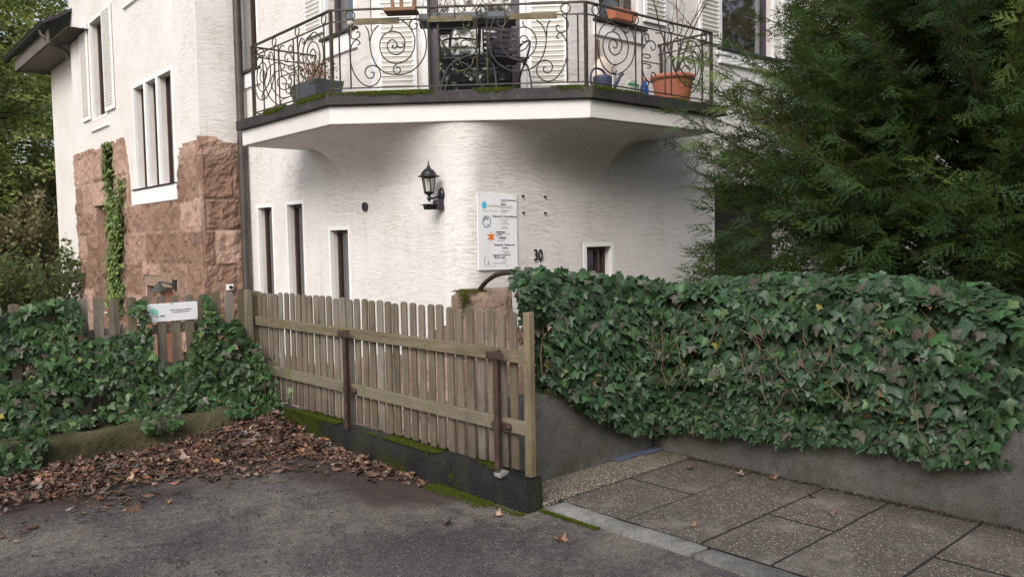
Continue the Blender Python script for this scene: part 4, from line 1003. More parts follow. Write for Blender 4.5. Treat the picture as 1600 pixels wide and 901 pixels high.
# hedge profile
tv_ = np.array([-3, 1.3, 1.33, 1.47, 1.72, 2.37, 2.8, 3.28, 3.77, 4.1]); tz_ = np.array([1.1, 1.08, 1.12, 1.22, 1.30, 1.315, 1.33, 1.275, 1.225, 1.25])
bv_ = np.array([-3, 1.33, 1.64, 1.98, 2.36, 3.28, 3.84]); bz_ = np.array([.34, .32, .33, .32, .30, .22, .19])
pos = []; out = []; siz = []
def bulge(s, z, top, bot): t = (z-bot)/(top-bot); return .10*math.sin(math.pi*min(1, max(0, t)))**.6
NH = 12500
while len(pos) < NH:
    r = random.random()
    if r < .66:      # long run, facing the slabs
        v = random.uniform(-1.6, 3.95) if random.random() < .5 else random.uniform(1.1, 3.95)
        top = float(np.interp(v, tv_, tz_))+.03*vnoise(v*5, 0, 0, 5); bot = float(np.interp(v, bv_, bz_))+.05*vnoise(v*4, 1, 0, 6)
        z = random.uniform(bot, top); lay = random.random()**.8
        if 1.14 < v < 1.37 and .5 < z < 1.3 and random.random() < .97: continue
        bg_ = bulge(v, z, top, bot)+.035*vnoise(v*3, z*3, 0, 7)
        if vnoise(v*3.2, z*4.2, 0, 77) > .22: bg_ -= .09
        if v < 1.40+.35*lay and z > .3 and random.random() < .97-.25*(v > 1.5): continue
        if z < .58: uu = 4.85-lay*.09-.03*(z-bot)
        else: uu = 4.86-bg_-lay*.10+.05*(1-lay)
        pos.append((uu, v, z)); out.append((-1, 0, 0)); siz.append((.040+.052*random.random()**1.5+.012*(v < 2.2))*(1 if z > .45 else .8))
    elif r < .80:    # top of the long run
        v = random.uniform(1.37, 3.95)
        top = float(np.interp(v, tv_, tz_))+.035*vnoise(v*2.5, 0, 0, 15); uu = random.uniform(4.72, 5.25); e = abs(uu-4.97)/.3
        pos.append((uu, v, top+.03*vnoise(v*6, uu*6, 0, 8)-.10*e*e+random.uniform(-.03, .02))); out.append((-.35+(uu-4.97)*1.5, 0, 1.0)); siz.append(.055+.03*random.random())
    else:            # cross run over the far wall, and its overhang on the hoop
        u = random.uniform(3.42, 4.95)
        top = float(np.interp(u, [3.43, 3.5, 3.63, 4.04, 4.43, 4.9], [1.31, 1.36, 1.40, 1.37, 1.33, 1.27])); 
        bot = float(np.interp(u, [3.43, 3.55, 3.69, 3.72, 3.80, 4.05, 4.4, 4.8], [1.24, 1.16, 1.10, .68, .60, .44, .26, .13]))+.05*vnoise(u*5, 2, 0, 6)
        z = random.uniform(bot, top); lay = random.random()
        if z > top-.10 and random.random() < .5: vv = random.uniform(3.6, 4.4); z = top-abs(vv-4.0)*.15+random.uniform(-.03, .02); o_ = (0, -.4, 1)
        else: vv = (3.79 if z < .6 else 3.84)-bulge(u, z, top, bot)-lay*.10; o_ = (-.2, -1, 0)
        if z > 1.0 and u < .905*vv+(.02 if z > 1.3 else .10): continue
        pos.append((u, vv, z)); out.append(o_); siz.append(.045+.035*random.random())
HD = root('ivy_hedge', FP(4.6, 2.6, .5), 'dense dark green ivy hedge hanging over the grey wall on the right', 'hedge')
ivy('leaves', np.array(pos), np.array(out), np.array(siz), HD)
# woody stems inside
m = MB(FP)
for k in range(150):
    if k % 3: v = random.uniform(1.8, 3.9); u = 4.83; a = Vector((u, v, random.uniform(.35, .6)))
    else: a = Vector((random.uniform(3.75, 4.8), 3.80, random.uniform(.55, .7)))
    pts = [a]; 
    for j in range(7): a = a+Vector((random.uniform(-.02, .02) if k % 3 else random.uniform(-.07, .07), random.uniform(-.09, .09) if k % 3 else random.uniform(-.01, .01), .10)); pts.append(a.copy())
    pts = [p for p in pts if p.z < 1.25]
    m.tf = ID; m.tube([FP(*p) for p in pts], random.uniform(.003, .009), 5)
for k in range(46):
    v = random.uniform(1.75, 3.7); z = random.uniform(.60, 1.1); a = Vector((4.66-random.random()*.06, v, z)); pts = [a.copy()]; dv = random.uniform(-.035, .035)
    for j in range(6): a = a+Vector((random.uniform(-.012, .012), dv+random.uniform(-.02, .02), random.uniform(-.07, .02))); pts.append(a.copy())
    m.tube([FP(*p) for p in pts], .0028, 5)
m.build('stems', M['twig'], HD)
# dark inner mass of old growth: many overlapping leaves set further back
pos = []; out = []
for k in range(4200):
    if k % 4: v = random.uniform(1.37, 3.95); top = float(np.interp(v, tv_, tz_)); p = (random.uniform(4.84, 5.08), v, random.uniform(.56, top-.05)); o_ = (-1, 0, 0)
    else: u = random.uniform(3.74, 4.9); p = (u, random.uniform(3.80, 4.06), random.uniform(.56, 1.28)); o_ = (0, -1, 0)
    if 1.14 < p[1] < 1.37 and k % 4: continue
    pos.append(p); out.append(o_)
ivy('inner_leaves', np.array(pos), np.array(out), rng.uniform(.06, .09, len(pos)), HD)

# left ivy
lt_u = [-3, 1.2, 1.30, 1.55, 1.77, 1.84, 1.90, 2.05, 2.12, 2.20, 2.29, 2.325, 2.345, 2.50, 2.60, 2.70, 2.77, 2.82, 2.88, 2.98, 3.08, 3.14, 3.20]
lt_z = [1.1, 1.08, 1.10, 1.19, 1.20, 1.00, .84, .90, 1.02, 1.10, 1.14, .95, .66, .62, .66, .76, .98, 1.16, 1.0, .88, .95, .78, .6]
pos = []; out = []; siz = []
while len(pos) < 7600:
    u = random.uniform(-2.4, 3.2) if random.random() < .3 else random.uniform(1.0, 3.2)
    top = float(np.interp(u, lt_u, lt_z))+.04*vnoise(u*8, 0, 0, 3); bot = float(np.interp(u, [-3, 1.35, 1.5, 2.1, 2.2, 2.35, 2.45, 2.75, 2.9, 3.2], [-.02, -.02, .23, .24, .14, .14, .23, .23, .14, .16]))+.05*vnoise(u*6, 0, 0, 4)
    z = random.uniform(bot, top)
    thin = vnoise(u*2.6, z*3.4, 0, 12)
    if random.random() < (thin-.16)*4: continue
    if 1.55 < u < 2.05 and .28 < z < .5 and random.random() < .72: continue
    if z > .85 and 1.86 < u < 2.1 and random.random() < .6: continue
    lay = random.random(); vv = 7.03-lay*(.08+.06*(z < .75))-.04*max(0, 1-(z-bot)/.35) if z > .2 else 6.68-lay*.07-.02
    if z > .2 and z < .30: vv -= .2*(1-(z-.2)/.10)*random.random()
    pos.append((u, vv, z)); out.append((0, -1, 0)); siz.append(.045+.032*random.random())
for k in range(420):        # tendrils onto the corner of the plinth and fence end
    v = 7.1-abs(random.gauss(0, .32)); z = random.uniform(.18, .75)-max(0, 6.9-v)*.4
    if z < .2: continue
    pos.append((3.20-random.random()*.08, v, z)); out.append((-1, 0, 0)); siz.append(.04+.02*random.random())
for k in range(1700):
    u = random.uniform(-2.4, 3.15); z = random.uniform(.08, float(np.interp(u, lt_u, lt_z))*.9)
    if 1.84 < u < 2.12 and z > .78: continue
    pos.append((u, random.uniform(7.10, 7.22), z)); out.append((0, -1, 0)); siz.append(.06+.03*random.random())
IL = root('ivy_plant', FP(1.8, 6.95, .1), 'lighter green ivy climbing the left picket fence and trailing over the mossy stones', 'ivy')
lcols = [(.020, .058, .018), (.030, .082, .024), (.046, .105, .030), (.028, .056, .030), (.075, .13, .04), (.065, .05, .048), (.10, .085, .078), (.22, .19, .05), (.18, .09, .05)]
ivy('leaves', np.array(pos), np.array(out), np.array(siz), IL, lcols, [20, 28, 20, 12, 7, 6, 4, .8, .8])
m = MB()
for k in range(70):
    a = Vector((random.uniform(-2, 3.15), 7.02, random.uniform(0, .3))); pts = [a.copy()]
    for j in range(8): a = a+Vector((random.uniform(-.09, .09), random.uniform(-.012, .008), .09)); pts.append(a.copy())
    top = float(np.interp(a.x, lt_u, lt_z)); pts = [p for p in pts if p.z < top]
    if len(pts) > 1: m.tube([FP(*p) for p in pts], .004, 5)
m.build('stems', M['twig'], IL)
# ivy on the sandstone of wing A
pos = []; out = []; siz = []
strip_z = [0, .6, 1.2, 2.0, 2.4, 2.9, 3.2, 3.6]; 
while len(pos) < 2600:
    z = random.uniform(.2, 3.62); c = float(np.interp(z, [0, 1.0, 1.8, 2.4, 3.0, 3.6], [17.55, 17.55, 17.4, 17.5, 17.7, 17.62])); w = float(np.interp(z, [0, 1.0, 2.2, 2.5, 3.1, 3.6], [.42, .40, .38, .22, .17, .10]))
    y = random.gauss(c, w*.55)
    if z < 2.9 and z > 1.4 and random.random() < .35: y = random.gauss(16.95+(2.6-z)*.25, .16)
    if z > 2.2 and random.random() < .35: continue
    if abs(y-c) > 1.2: continue
    pos.append((4.60-random.random()*.14, y, z)); out.append((-1, 0, 0)); siz.append(.055+.04*random.random())
n = len(pos); P = np.array(pos); O = np.array(out, float)
fr = frames(O+rng.normal(0, .35, (n, 3))+np.array([0, 0, .5]), np.array([0, 0, -1.])+rng.normal(0, .4, (n, 3)), np.array(siz))
CI = scatter('climbing_ivy', ivV, ivF, P, fr, palette(n, [(.08, .13, .03), (.12, .18, .04), (.17, .22, .06), (.05, .09, .025), (.14, .10, .05)], [25, 30, 18, 20, 5]), M['ivy'], None, ivU,
        label='yellow green ivy strip climbing the red sandstone beside the recessed niche', cat='ivy')

# ---- leaf litter
def mound(u, v):
    e1 = max(0, 6.72-v); e2 = max(0, 3.24-u)
    return .012*math.exp(-(e1/.38)**2)+.105*math.exp(-(e1*e1+e2*e2)/.34)+.030*math.exp(-(e2/.14)**2)*min(1, max(0, (v-4.6)/1.6))-.002
m = MB(FP); nu, nv = 110, 60; vs = []; fs = []
for j in range(nv+1):
    for i in range(nu+1):
        u = -2.8+(3.235+2.8)*i/nu; v = 4.2+(6.78-4.2)*j/nv; q = mound(u, v); vs.append((u, v, q-.016+.008*vnoise(u*9, v*9)))
for j in range(nv):
    for i in range(nu):
        k = j*(nu+1)+i; 
        if max(vs[k][2], vs[k+1][2], vs[k+nu+1][2]) > -.004: fs.append((k, k+1, k+nu+2, k+nu+1))
m.add(vs, fs, True)
def m_mould():
    a = NT('leaf_mould'); geo = a.n('ShaderNodeNewGeometry').outputs['Position']; v = a.n('ShaderNodeTexVoronoi', {'Vector': a.map((1, 1.6, 1), co=geo), 'Scale': 45.0}); s = a.sep(v.outputs['Color'])
    c = a.ramp(s[0], [(0, (.02, .014, .012)), (.5, (.06, .036, .028)), (.8, (.13, .075, .05)), (1, (.24, .15, .11))])
    return a.out(c, .85, a.bump(v.outputs['Distance'], .8, .02))
m.build('leaf_mould', m_mould(), None, 'dark decayed leaf layer heaped into the corner beneath the loose brown leaves', 'leaf litter', kind='stuff')
dlV, dlF, dlU = leaf_tpl(-.35, -.5, .9)
def litter(n, smin, smax, sc):
    pos = []; up = []
    while len(pos) < n:
        if random.random() < .78: u = random.uniform(-2.6, 3.2) if random.random() < .3 else random.uniform(.9, 3.2); e = abs(random.gauss(0, .62)); v = 6.72-e
        else: v = random.uniform(4.0, 6.7); u = 3.22-abs(random.gauss(0, .17)); 
        if v < 4.3 or u > 3.225: continue
        e1, e2 = 6.72-v, 3.24-u
        dens = 1.1-max(0, e1-.62)*1.15+vnoise(u*2.2, v*2.2, 0, 50)*1.0
        if e2 < .30: dens = max(dens, 1.05-max(0, 5.7-v)*.62-e2*1.2)
        if random.random() > dens: continue
        pos.append((u, v, mound(u, v)+random.uniform(-.006, .012)))
    P = Fa(pos); n = len(P)
    nrm = rng.normal(0, sc, (n, 3))+np.array([0, 0, 1.]); tip = rng.normal(0, 1, (n, 3))
    fr = frames(nrm, tip, rng.uniform(smin, smax, n)); fr[:, :, 0] *= rng.uniform(.45, 1, (n, 1)); fr[:, :, 2] *= rng.uniform(-.5, .8, (n, 1)); return P, fr
dcols = [(.095, .040, .032), (.145, .064, .048), (.19, .105, .078), (.05, .027, .024), (.27, .18, .145), (.028, .019, .018), (.27, .13, .06), (.17, .14, .13)]
dw = [26, 22, 14, 20, 7, 14, 2.5, 2]
P, fr = litter(9000, .016, .058, .18)
scatter('fallen_leaves', dlV, dlF, P, fr, palette(len(P), dcols, dw, .3), M['litter'], None, dlU, label='reddish brown dead leaves heaped in the corner between mossy stone and black wall', cat='leaf litter', kind='stuff')
P, fr = litter(9000, .010, .022, .5)
scatter('leaf_fragments', dlV, dlF, P, fr, palette(len(P), dcols, dw, .3), M['litter'], None, dlU, label='small crumbs of brown dead leaf strewn among the whole leaves', cat='leaf litter', kind='stuff')
P, fr = litter(520, .045, .085, .35)
scatter('fallen_leaves', dlV, dlF, P+np.array([0, 0, .012]), fr, palette(len(P), dcols, [14, 26, 26, 8, 14, 3, 6, 4], .3), M['litter'], None, dlU, label='larger curled tan and russet leaves lying on top of the leaf pile', cat='leaf litter', kind='stuff')
# loose crumbs over the yard
pos = []
while len(pos) < 1500:
    u, v = random.uniform(.2, 3.22), random.uniform(2.2, 6.2)
    if random.random() < .25+vnoise(u*1.5, v*1.5, 0, 60)+.25*(v-3.5)/2.5: pos.append((u, v, -.008))
P = Fa(pos); n = len(P); fr = frames(rng.normal(0, .2, (n, 3))+np.array([0, 0, 1.]), rng.normal(0, 1, (n, 3)), rng.uniform(.005, .016, n)); fr[:, :, 0] *= rng.uniform(.3, 1, (n, 1))
scatter('leaf_fragments', dlV, dlF, P, fr, palette(n, [(.05, .032, .026), (.10, .06, .045), (.25, .2, .16), (.03, .022, .02)], [30, 20, 4, 20], .3), M['litter'], None, dlU, label='dark scraps of leaf and grit spread over the open asphalt', cat='leaf litter', kind='stuff')
# twigs among the leaves
m = MB(FP)
for k in range(90):
    u, v = random.uniform(.6, 3.1), 6.66-abs(random.gauss(0, .6)); a = random.uniform(0, 3.14); L = random.uniform(.06, .22); z = mound(u, v)+.012
    m.tube([(u, v, z), (u+L*.5*math.cos(a)+.01, v+L*.5*math.sin(a), z+.006), (u+L*math.cos(a), v+L*math.sin(a), z)], [.003, .0025, .0015], 4)
m.build('twig_litter', M['twig'], None, 'thin dry twigs scattered through the leaf pile', 'leaf litter', kind='stuff')
# dirt and needles caught at the foot of the hedge wall
pos = []
for k in range(1500):
    v = random.uniform(-.5, 3.78); pos.append((4.865-abs(random.gauss(0, .022)), v, .012+random.random()*.006))
P = Fa(pos); n = len(P); fr = frames(rng.normal(0, .3, (n, 3))+np.array([0, 0, 1.]), rng.normal(0, 1, (n, 3)), rng.uniform(.006, .02, n)); fr[:, :, 0] *= rng.uniform(.3, 1, (n, 1))
scatter('leaf_fragments', dlV, dlF, P, fr, palette(n, [(.03, .024, .018), (.07, .045, .03), (.04, .045, .015), (.16, .11, .08)], [30, 20, 14, 2], .3), M['litter'], None, dlU, label='dark crumbs and needles caught along the foot of the hedge wall', cat='leaf litter', kind='stuff')
# single leaves one can point to
def one_leaf(u, v, z, s, rot, col, label, tilt=.12, narrow=1.0, group=None):
    P = Fa([(u, v, z)]); nr = np.array([[math.sin(rot)*tilt, math.cos(rot)*tilt, 1.]]); tp = np.array([[math.cos(rot), math.sin(rot), 0]])
    fr = frames(nr, tp, np.array([s])); fr[:, :, 0] *= narrow
    scatter('fallen_leaf', dlV, dlF, P, fr, np.array([col]), M['litter'], None, dlU, label=label, cat='leaf', group=group)
for a in [(4.62, 3.30, .018, .06, .5, (.17, .06, .04), 'reddish dead leaf on the slab joint just right of the blue grey plates'),
          (4.72, 2.98, .016, .055, 2.2, (.42, .30, .24), 'pale pinkish dead leaf lying near the foot of the hedge wall'),
          (4.80, 2.78, .018, .055, 4.0, (.24, .11, .07), 'curled brown leaf leaning against the foot of the hedge wall'),
          (4.42, 2.20, .012, .085, 3.9, (.20, .12, .10), 'long flat mauve brown leaf in the middle of a slab'),
          (4.62, 2.42, .014, .05, 1.0, (.10, .05, .035), 'small dark brown leaf on the joint right of the pale leaf'),
          (3.70, 2.62, .012, .05, 2.6, (.32, .18, .12), 'thin tan curled leaf on the near slab by the kerb'),
          (2.80, 3.66, -.006, .06, .3, (.06, .035, .035), 'dark wet leaf flat on the asphalt left of the wall end'),
          (3.10, 3.56, -.006, .055, 5.0, (.42, .27, .20), 'light tan leaf on the asphalt at the foot of the black wall end'),
          (3.06, 3.02, -.006, .07, 2.0, (.26, .13, .09), 'crumpled reddish leaf on the asphalt beside the kerb'),
          (1.80, 5.20, -.004, .06, 1.2, (.45, .24, .10), 'orange brown sliver of leaf alone on the asphalt in front of the leaf pile')]:
    one_leaf(*a, tilt=.25, narrow=.6 if 'thin' in a[6] or 'sliver' in a[6] or 'long' in a[6] else 1)

# ================================================================== YEW AND TREES
def needle_spray(nmain=11, nside=3, nn=5, nl=.105, nw=.046, seed=1):
    r = random.Random(seed); v = []; f = []
    def tri(a, b_, c): k = len(v); v.extend([a, b_, c]); f.append((k, k+1, k+2))
    def twig(p, d, L, n, w=.008):
        s = Vector((-d.y, d.x, 0)); e = p+d*L
        tri(tuple(p+s*w), tuple(p-s*w), tuple(e))
        for k in range(n):
            t = (k+.5)/n; q = p+d*L*t
            for sg in (-1, 1):
                dd = (d*.75+s*sg+Vector((0, 0, r.uniform(-.7, .9)))).normalized(); l = nl*(1-.35*t)*r.uniform(.8, 1.15)
                x = dd.cross(Vector((0, 0, 1))).normalized()*nw*.5
                tri(tuple(q+x), tuple(q-x), tuple(q+dd*l))
    twig(Vector((0, 0, 0)), Vector((0, 1, 0)), 1.0, nmain, .016)
    for k in range(nside):
        t = .12+.75*k/nside
        for sg in ((-1, 1) if k % 2 == 0 else (1, -1))[:2]:
            a = R_(38+r.uniform(-8, 8)); L = (.52*(1-t)+.16)*r.uniform(.75, 1.15)
            twig(Vector((0, t, 0)), Vector((sg*math.sin(a), math.cos(a), r.uniform(-.15, .05))).normalized(), L, max(3, int(nn*L/.4)), .016)
    return np.array(v), np.array(f)
spV, spF = needle_spray()
def conifer(base, H, Rb, nbr, spacing, slen, droop, rise, tpl, cols, w, label, name, cat, zlow=.2, group=None, profile=None, seed=1, backcut=None, trunk_r=.12, squash=1.0, leaders=1, fill=0, nj=.5, spread=(.35, 1.15)):
    r = random.Random(seed); rg = np.random.default_rng(seed)
    rt = root(name, base, label, cat, group)
    tm = MB(); tops = []
    for q in range(leaders):
        off = Vector((r.uniform(-.5, .5), r.uniform(-.5, .5), 0))*(leaders > 1); tops.append(off)
        tm.tube([Vector(base)+off*(.3+.7*t)+Vector((.04*math.sin(t*7+q), .04*math.cos(t*5), H*t*.96)) for t in [k/8 for k in range(9)]], [trunk_r*(1-.88*k/8) for k in range(9)], 8)
    pos = []; nrm = []; tip = []; sz = []; col = []
    cc = np.array(cols)
    for i in range(nbr):
        t = r.random()**1.15; z = zlow+(H-zlow)*t; az = r.uniform(0, 2*math.pi)
        d = Vector((math.cos(az), math.sin(az), 0))
        if backcut and d.dot(backcut) > .35 and r.random() < .75: continue
        Rz = (profile(t) if profile else (1-t)**.75)*Rb*min(1.12, 1+.15*r.gauss(0, 1)+.10*math.sin(az*3+z*2))
        Rz = max(.25, Rz); p = Vector(base)+r.choice(tops)*.8+Vector((0, 0, z)); pts = [p.copy()]; n = 9
        for k in range(n):
            f_ = (k+1)/n; s = rise-droop*f_*f_
            p = p+(d+Vector((-d.y, d.x, 0))*.15*math.sin(i+f_*3)+Vector((0, 0, s))).normalized()*Rz/n; pts.append(p.copy())
        tm.tube(pts, [max(.004, trunk_r*.16*(1-k/n)) for k in range(n+1)], 4, cap=False)
        bc = cc[r.choices(range(len(cols)), w)[0]]*r.uniform(.75, 1.25)
        L = .30; total = Rz
        while L < 1.0:
            k = min(n-1, int(L*n)); fr_ = L*n-k; q = pts[k].lerp(pts[k+1], fr_); tg = (pts[k+1]-pts[k]).normalized(); sd = tg.cross(Vector((0, 0, 1))).normalized()
            for sg in (-1, 1):
                a = r.uniform(*spread)
                dr = tg*math.cos(a)+sd*sg*math.sin(a)+Vector((0, 0, r.uniform(-.30, .32)))
                pos.append(q[:]); tip.append(dr[:]); nrm.append((Vector((0, 0, 1))+Vector((r.gauss(0, nj), r.gauss(0, nj), 0)))[:]); sz.append(slen*r.uniform(.65, 1.15)*(1.1-.35*L)); col.append(bc*(r.uniform(.8, 1.2)*(.85+.35*L)))
            L += spacing/total*r.uniform(.8, 1.2)
        pos.append(pts[-1][:]); tip.append((pts[-1]-pts[-2])[:]); nrm.append((r.gauss(0, .3), r.gauss(0, .3), 1)); sz.append(slen); col.append(bc*1.25)
    k = 0
    while k < fill:
        t = r.random()**1.1; z = zlow+(H*.97-zlow)*t; az = r.uniform(0, 2*math.pi); d = Vector((math.cos(az), math.sin(az), 0))
        if backcut and d.dot(backcut) > .8: continue
        Rm = (profile(t) if profile else (1-t)**.75)*Rb; q = r.uniform(.25, .93)
        p = Vector(base)+d*Rm*q+Vector((0, 0, z))
        if vnoise(p.x*1.5, p.y*1.5, p.z*1.5, seed)+.28*(1-q) < -.08: continue
        dr = d+Vector((r.gauss(0, .5), r.gauss(0, .5), r.gauss(.25, .45)))
        pos.append(p[:]); tip.append(dr[:]); nrm.append((r.gauss(0, .6), r.gauss(0, .6), 1)); sz.append(slen*r.uniform(.8, 1.2)); col.append(cc[r.choices(range(len(cols)), w)[0]]*r.uniform(.7, 1.1)); k += 1
    P = np.array(pos); fr = frames(np.array(nrm), np.array(tip), np.array(sz)); fr[:, :, 2] *= 1
    tm.build('trunk', M['bark'], rt)
    scatter('crown', tpl[0], tpl[1], P, fr, np.clip(np.array(col), .003, .6), M['needle'], rt)
    return rt
ycols = [(.024, .055, .016), (.036, .075, .018), (.058, .105, .022), (.095, .14, .030), (.028, .058, .022)]
yb = Vector((8.68, 3.05, .35))
conifer(yb, 7.4, 2.62, 900, .095, .25, .15, .62, (spV, spF), ycols, [30, 30, 18, 8, 14],
        'huge dark green yew with feathery needle sprays filling the right side behind the ivy hedge', 'yew_tree', 'tree', zlow=.15,
        profile=lambda t: float(np.interp(t, [0, .08, .2, .3, .45, .6, .8, 1], [1.10, 1.18, 1.14, .96, .76, .62, .42, .05])), seed=4, backcut=Vector((.645, .762, 0)), trunk_r=.13, leaders=4, fill=27000, nj=.9, spread=(.2, .95))
# coarse sprays for far trees
def coarse(seed=2, n=11):
    r = random.Random(seed); v = []; f = []
    for k in range(n):
        p = Vector((r.uniform(-.5, .5), r.uniform(0, 1), r.uniform(-.22, .12))); a = r.uniform(0, 6.28); l = r.uniform(.16, .34)
        d = Vector((math.cos(a), math.sin(a)+.5, r.uniform(-.6, .3))).normalized(); s = d.cross(Vector((r.uniform(-.4, .4), .2, 1))).normalized()*l*.35
        b_ = len(v); v.extend([tuple(p+s), tuple(p-s), tuple(p+d*l)]); f.append((b_, b_+1, b_+2))
    return np.array(v), np.array(f)
ctp = coarse(2, 16)
fcols = [(.20, .25, .07), (.27, .31, .09), (.36, .38, .12), (.12, .16, .055), (.40, .38, .14)]
spr = [((4.6, 31.0), 17, 3.3, 'tall spruce with yellow green drooping boughs right beside the rear eaves', 21),
       ((7.2, 38.5), 21, 3.8, 'tallest spruce in the background just left of the rear wall of the house', 22),
       ((1.6, 29.0), 15, 3.2, 'dense spruce at the far left edge behind the garden', 23),
       ((-2.5, 33.0), 18, 3.8, 'spruce standing farthest left behind the garden', 24),
       ((11.5, 44.0), 19, 4.2, 'distant spruce hidden mostly by the house, seen beside the rear wing', 25)]
for (x, y), H, Rb, lab, sd in spr:
    conifer(Vector((x, y, GZ)), H, Rb, 230, .42, .75, .75, .12, ctp, fcols, [26, 28, 18, 20, 8], lab, 'spruce_tree', 'tree', zlow=.6, group='spruces behind the garden', seed=sd, trunk_r=.22, fill=300, nj=1.3)
def bush(base, H, Rb, cols, w, label, name='shrub', seed=1, n=5200, leaf=.07, group=None, stems=40, cat='shrub'):
    r = random.Random(seed); rg = np.random.default_rng(seed); rt = root(name, base, label, cat, group); tm = MB(); ends = []
    for i in range(stems):
        az = r.uniform(0, 6.28); sp = r.uniform(.1, 1)**.7; p = Vector(base)+Vector((math.cos(az), math.sin(az), 0))*.12; pts = [p.copy()]
        L = H*r.uniform(.75, 1.08)*(1-.25*sp)
        for k in range(8): p = p+(Vector((math.cos(az)*sp*Rb/8, math.sin(az)*sp*Rb/8, L/8))+Vector((r.gauss(0, .05), r.gauss(0, .05), 0)))*1.0; pts.append(p.copy())
        tm.tube(pts, [.022*(1-.85*k/8) for k in range(9)], 4, cap=False); ends.append(pts)
        for j in range(7):
            q = pts[r.randint(3, 8)]; dd = Vector((r.gauss(0, 1), r.gauss(0, 1), .9+r.random())).normalized(); e = [q+dd*s*.16*Rb+Vector((0, 0, .02*s*s)) for s in range(4)]
            tm.tube(e, [.008, .006, .004, .002], 3, cap=False); ends.append(e)
    tm.build('stems', M['twig'], rt)
    P = []
    for k in range(n):
        e = r.choice(ends); i = r.randint(1, len(e)-1) if len(e) < 6 else r.randint(2, len(e)-1); q = e[i-1].lerp(e[i], r.random()); P.append((q+Vector((r.gauss(0, .10), r.gauss(0, .10), r.gauss(0, .10)))*Rb*.45)[:])
    P = np.array(P); c = np.array(cols); kk = rg.choice(len(cols), n, p=np.array(w)/sum(w)); T = c[kk]*rg.uniform(.7, 1.3, (n, 1))
    fr = frames(rg.normal(0, 1, (n, 3))+[0, 0, .8], rg.normal(0, 1, (n, 3)), rg.uniform(leaf*.6, leaf*1.3, n))
    lv = np.array([(0, -.5, 0), (.32, 0, .05), (0, .6, 0), (-.32, 0, .05)]); lf = np.array([(0, 1, 2), (0, 2, 3)])
    scatter('foliage', lv, lf, P, fr, np.clip(T, .003, .6), M['needle'], rt); return rt
tan = [(.19, .155, .085), (.24, .20, .12), (.13, .12, .05), (.10, .12, .045), (.30, .24, .15)]
grn = [(.05, .09, .03), (.08, .125, .04), (.035, .065, .028), (.14, .17, .06)]
bush((4.15, 26.6, GZ), 3.9, 1.5, tan, [30, 24, 20, 16, 10], 'tan and green twiggy shrub nearest the left wall of the rear wing', seed=31, n=9000, leaf=.13, group='shrubs behind the left fence')
bush((2.1, 25.0, GZ), 3.6, 1.6, tan, [20, 20, 22, 24, 10], 'fawn coloured shrub at the left picture edge behind the ivy', seed=32, n=9000, leaf=.13, group='shrubs behind the left fence')
bush((3.7, 21.0, GZ), 2.3, 1.1, grn, [30, 26, 24, 14], 'dark green low bush between the ivy top and the white rear wall', seed=33, n=5000, leaf=.11, group='shrubs behind the left fence')
bush((1.6, 19.5, GZ), 2.4, 1.2, grn, [30, 26, 24, 14], 'dark green low bush above the ivy at the far left edge', seed=34, n=5000, leaf=.11, group='shrubs behind the left fence')
bush((5.9, 30.5, GZ), 4.8, 1.9, tan, [20, 14, 30, 30, 6], 'olive shrub farther back showing beside the corner of the rear wing', seed=35, n=9000, leaf=.15, group='shrubs behind the left fence')
# across the street, mirrored in the balcony door
bcols = [(.05, .045, .03), (.08, .06, .04), (.04, .05, .03)]
for x, y, sd, lab in ((-16, -9, 41, 'tall bare tree across the street mirrored in the balcony door, middle one'), (-9, -15, 42, 'tall bare tree across the street mirrored in the balcony door, left one'), (-21, -1, 43, 'tall bare tree across the street mirrored in the balcony door, right one')):
    bush((x, y, -.05), 13, 6.0, bcols, [3, 2, 2], lab, 'street_tree', sd, 2600, .30, 'trees across the street', 60, 'tree')
bush((-15, -10, -.05), 9.0, 7.5, [(.03, .04, .02), (.045, .05, .03), (.02, .03, .015)], [1, 1, 3], 'broad dark shrub added across the street to darken the balcony door reflection', 'reflection_shrub', 44, 15000, .45, None, 60)  # dark mass added out of view so the lower door glass mirrors dark
bush((24, -2, -.05), 12.5, 5.0, [(.30, .18, .08), (.20, .13, .06), (.12, .12, .05)], [3, 2, 2], 'russet leaved tree far to the right mirrored in the window beside the yew', 'street_tree', 45, 9000, .25, None, 60, 'tree')
bush((31, -3, -.05), 9, 5.0, [(.10, .12, .05), (.08, .09, .04)], [3, 2], 'dark leafy tree far to the right behind the russet one', 'street_tree', 46, 9000, .25, None, 60, 'tree')

# ================================================================== THINGS ON AND AT THE HOUSE
def text_mesh(body, size, depth=.0015, align='LEFT', bold=0.0):
    c = bpy.data.curves.new('lettering', 'FONT'); c.body = body; c.size = size; c.extrude = depth; c.align_x = align; c.resolution_u = 3; c.offset = bold
    o = bpy.data.objects.new('lettering', c); COL.objects.link(o)
    dg = bpy.context.evaluated_depsgraph_get(); dg.update(); me = bpy.data.meshes.new_from_object(o.evaluated_get(dg))
    V = [tuple(v.co) for v in me.vertices]; F = [tuple(p.vertices) for p in me.polygons]
    bpy.data.objects.remove(o); return V, F
def lettering(fp, items, mat, parent, name='lettering', sx=1.0):
    """items: (x, z, size, text, align, bold); fp(x,z,k) -> world"""
    for x, z, s, body, al, bo in items:
        V, F = text_mesh(body, s, .0006, al, bo)
        m = MB(); m.add([fp(x+a*sx, z+b_, .0012+c) for a, b_, c in V], F); m.build(name, mat, parent)
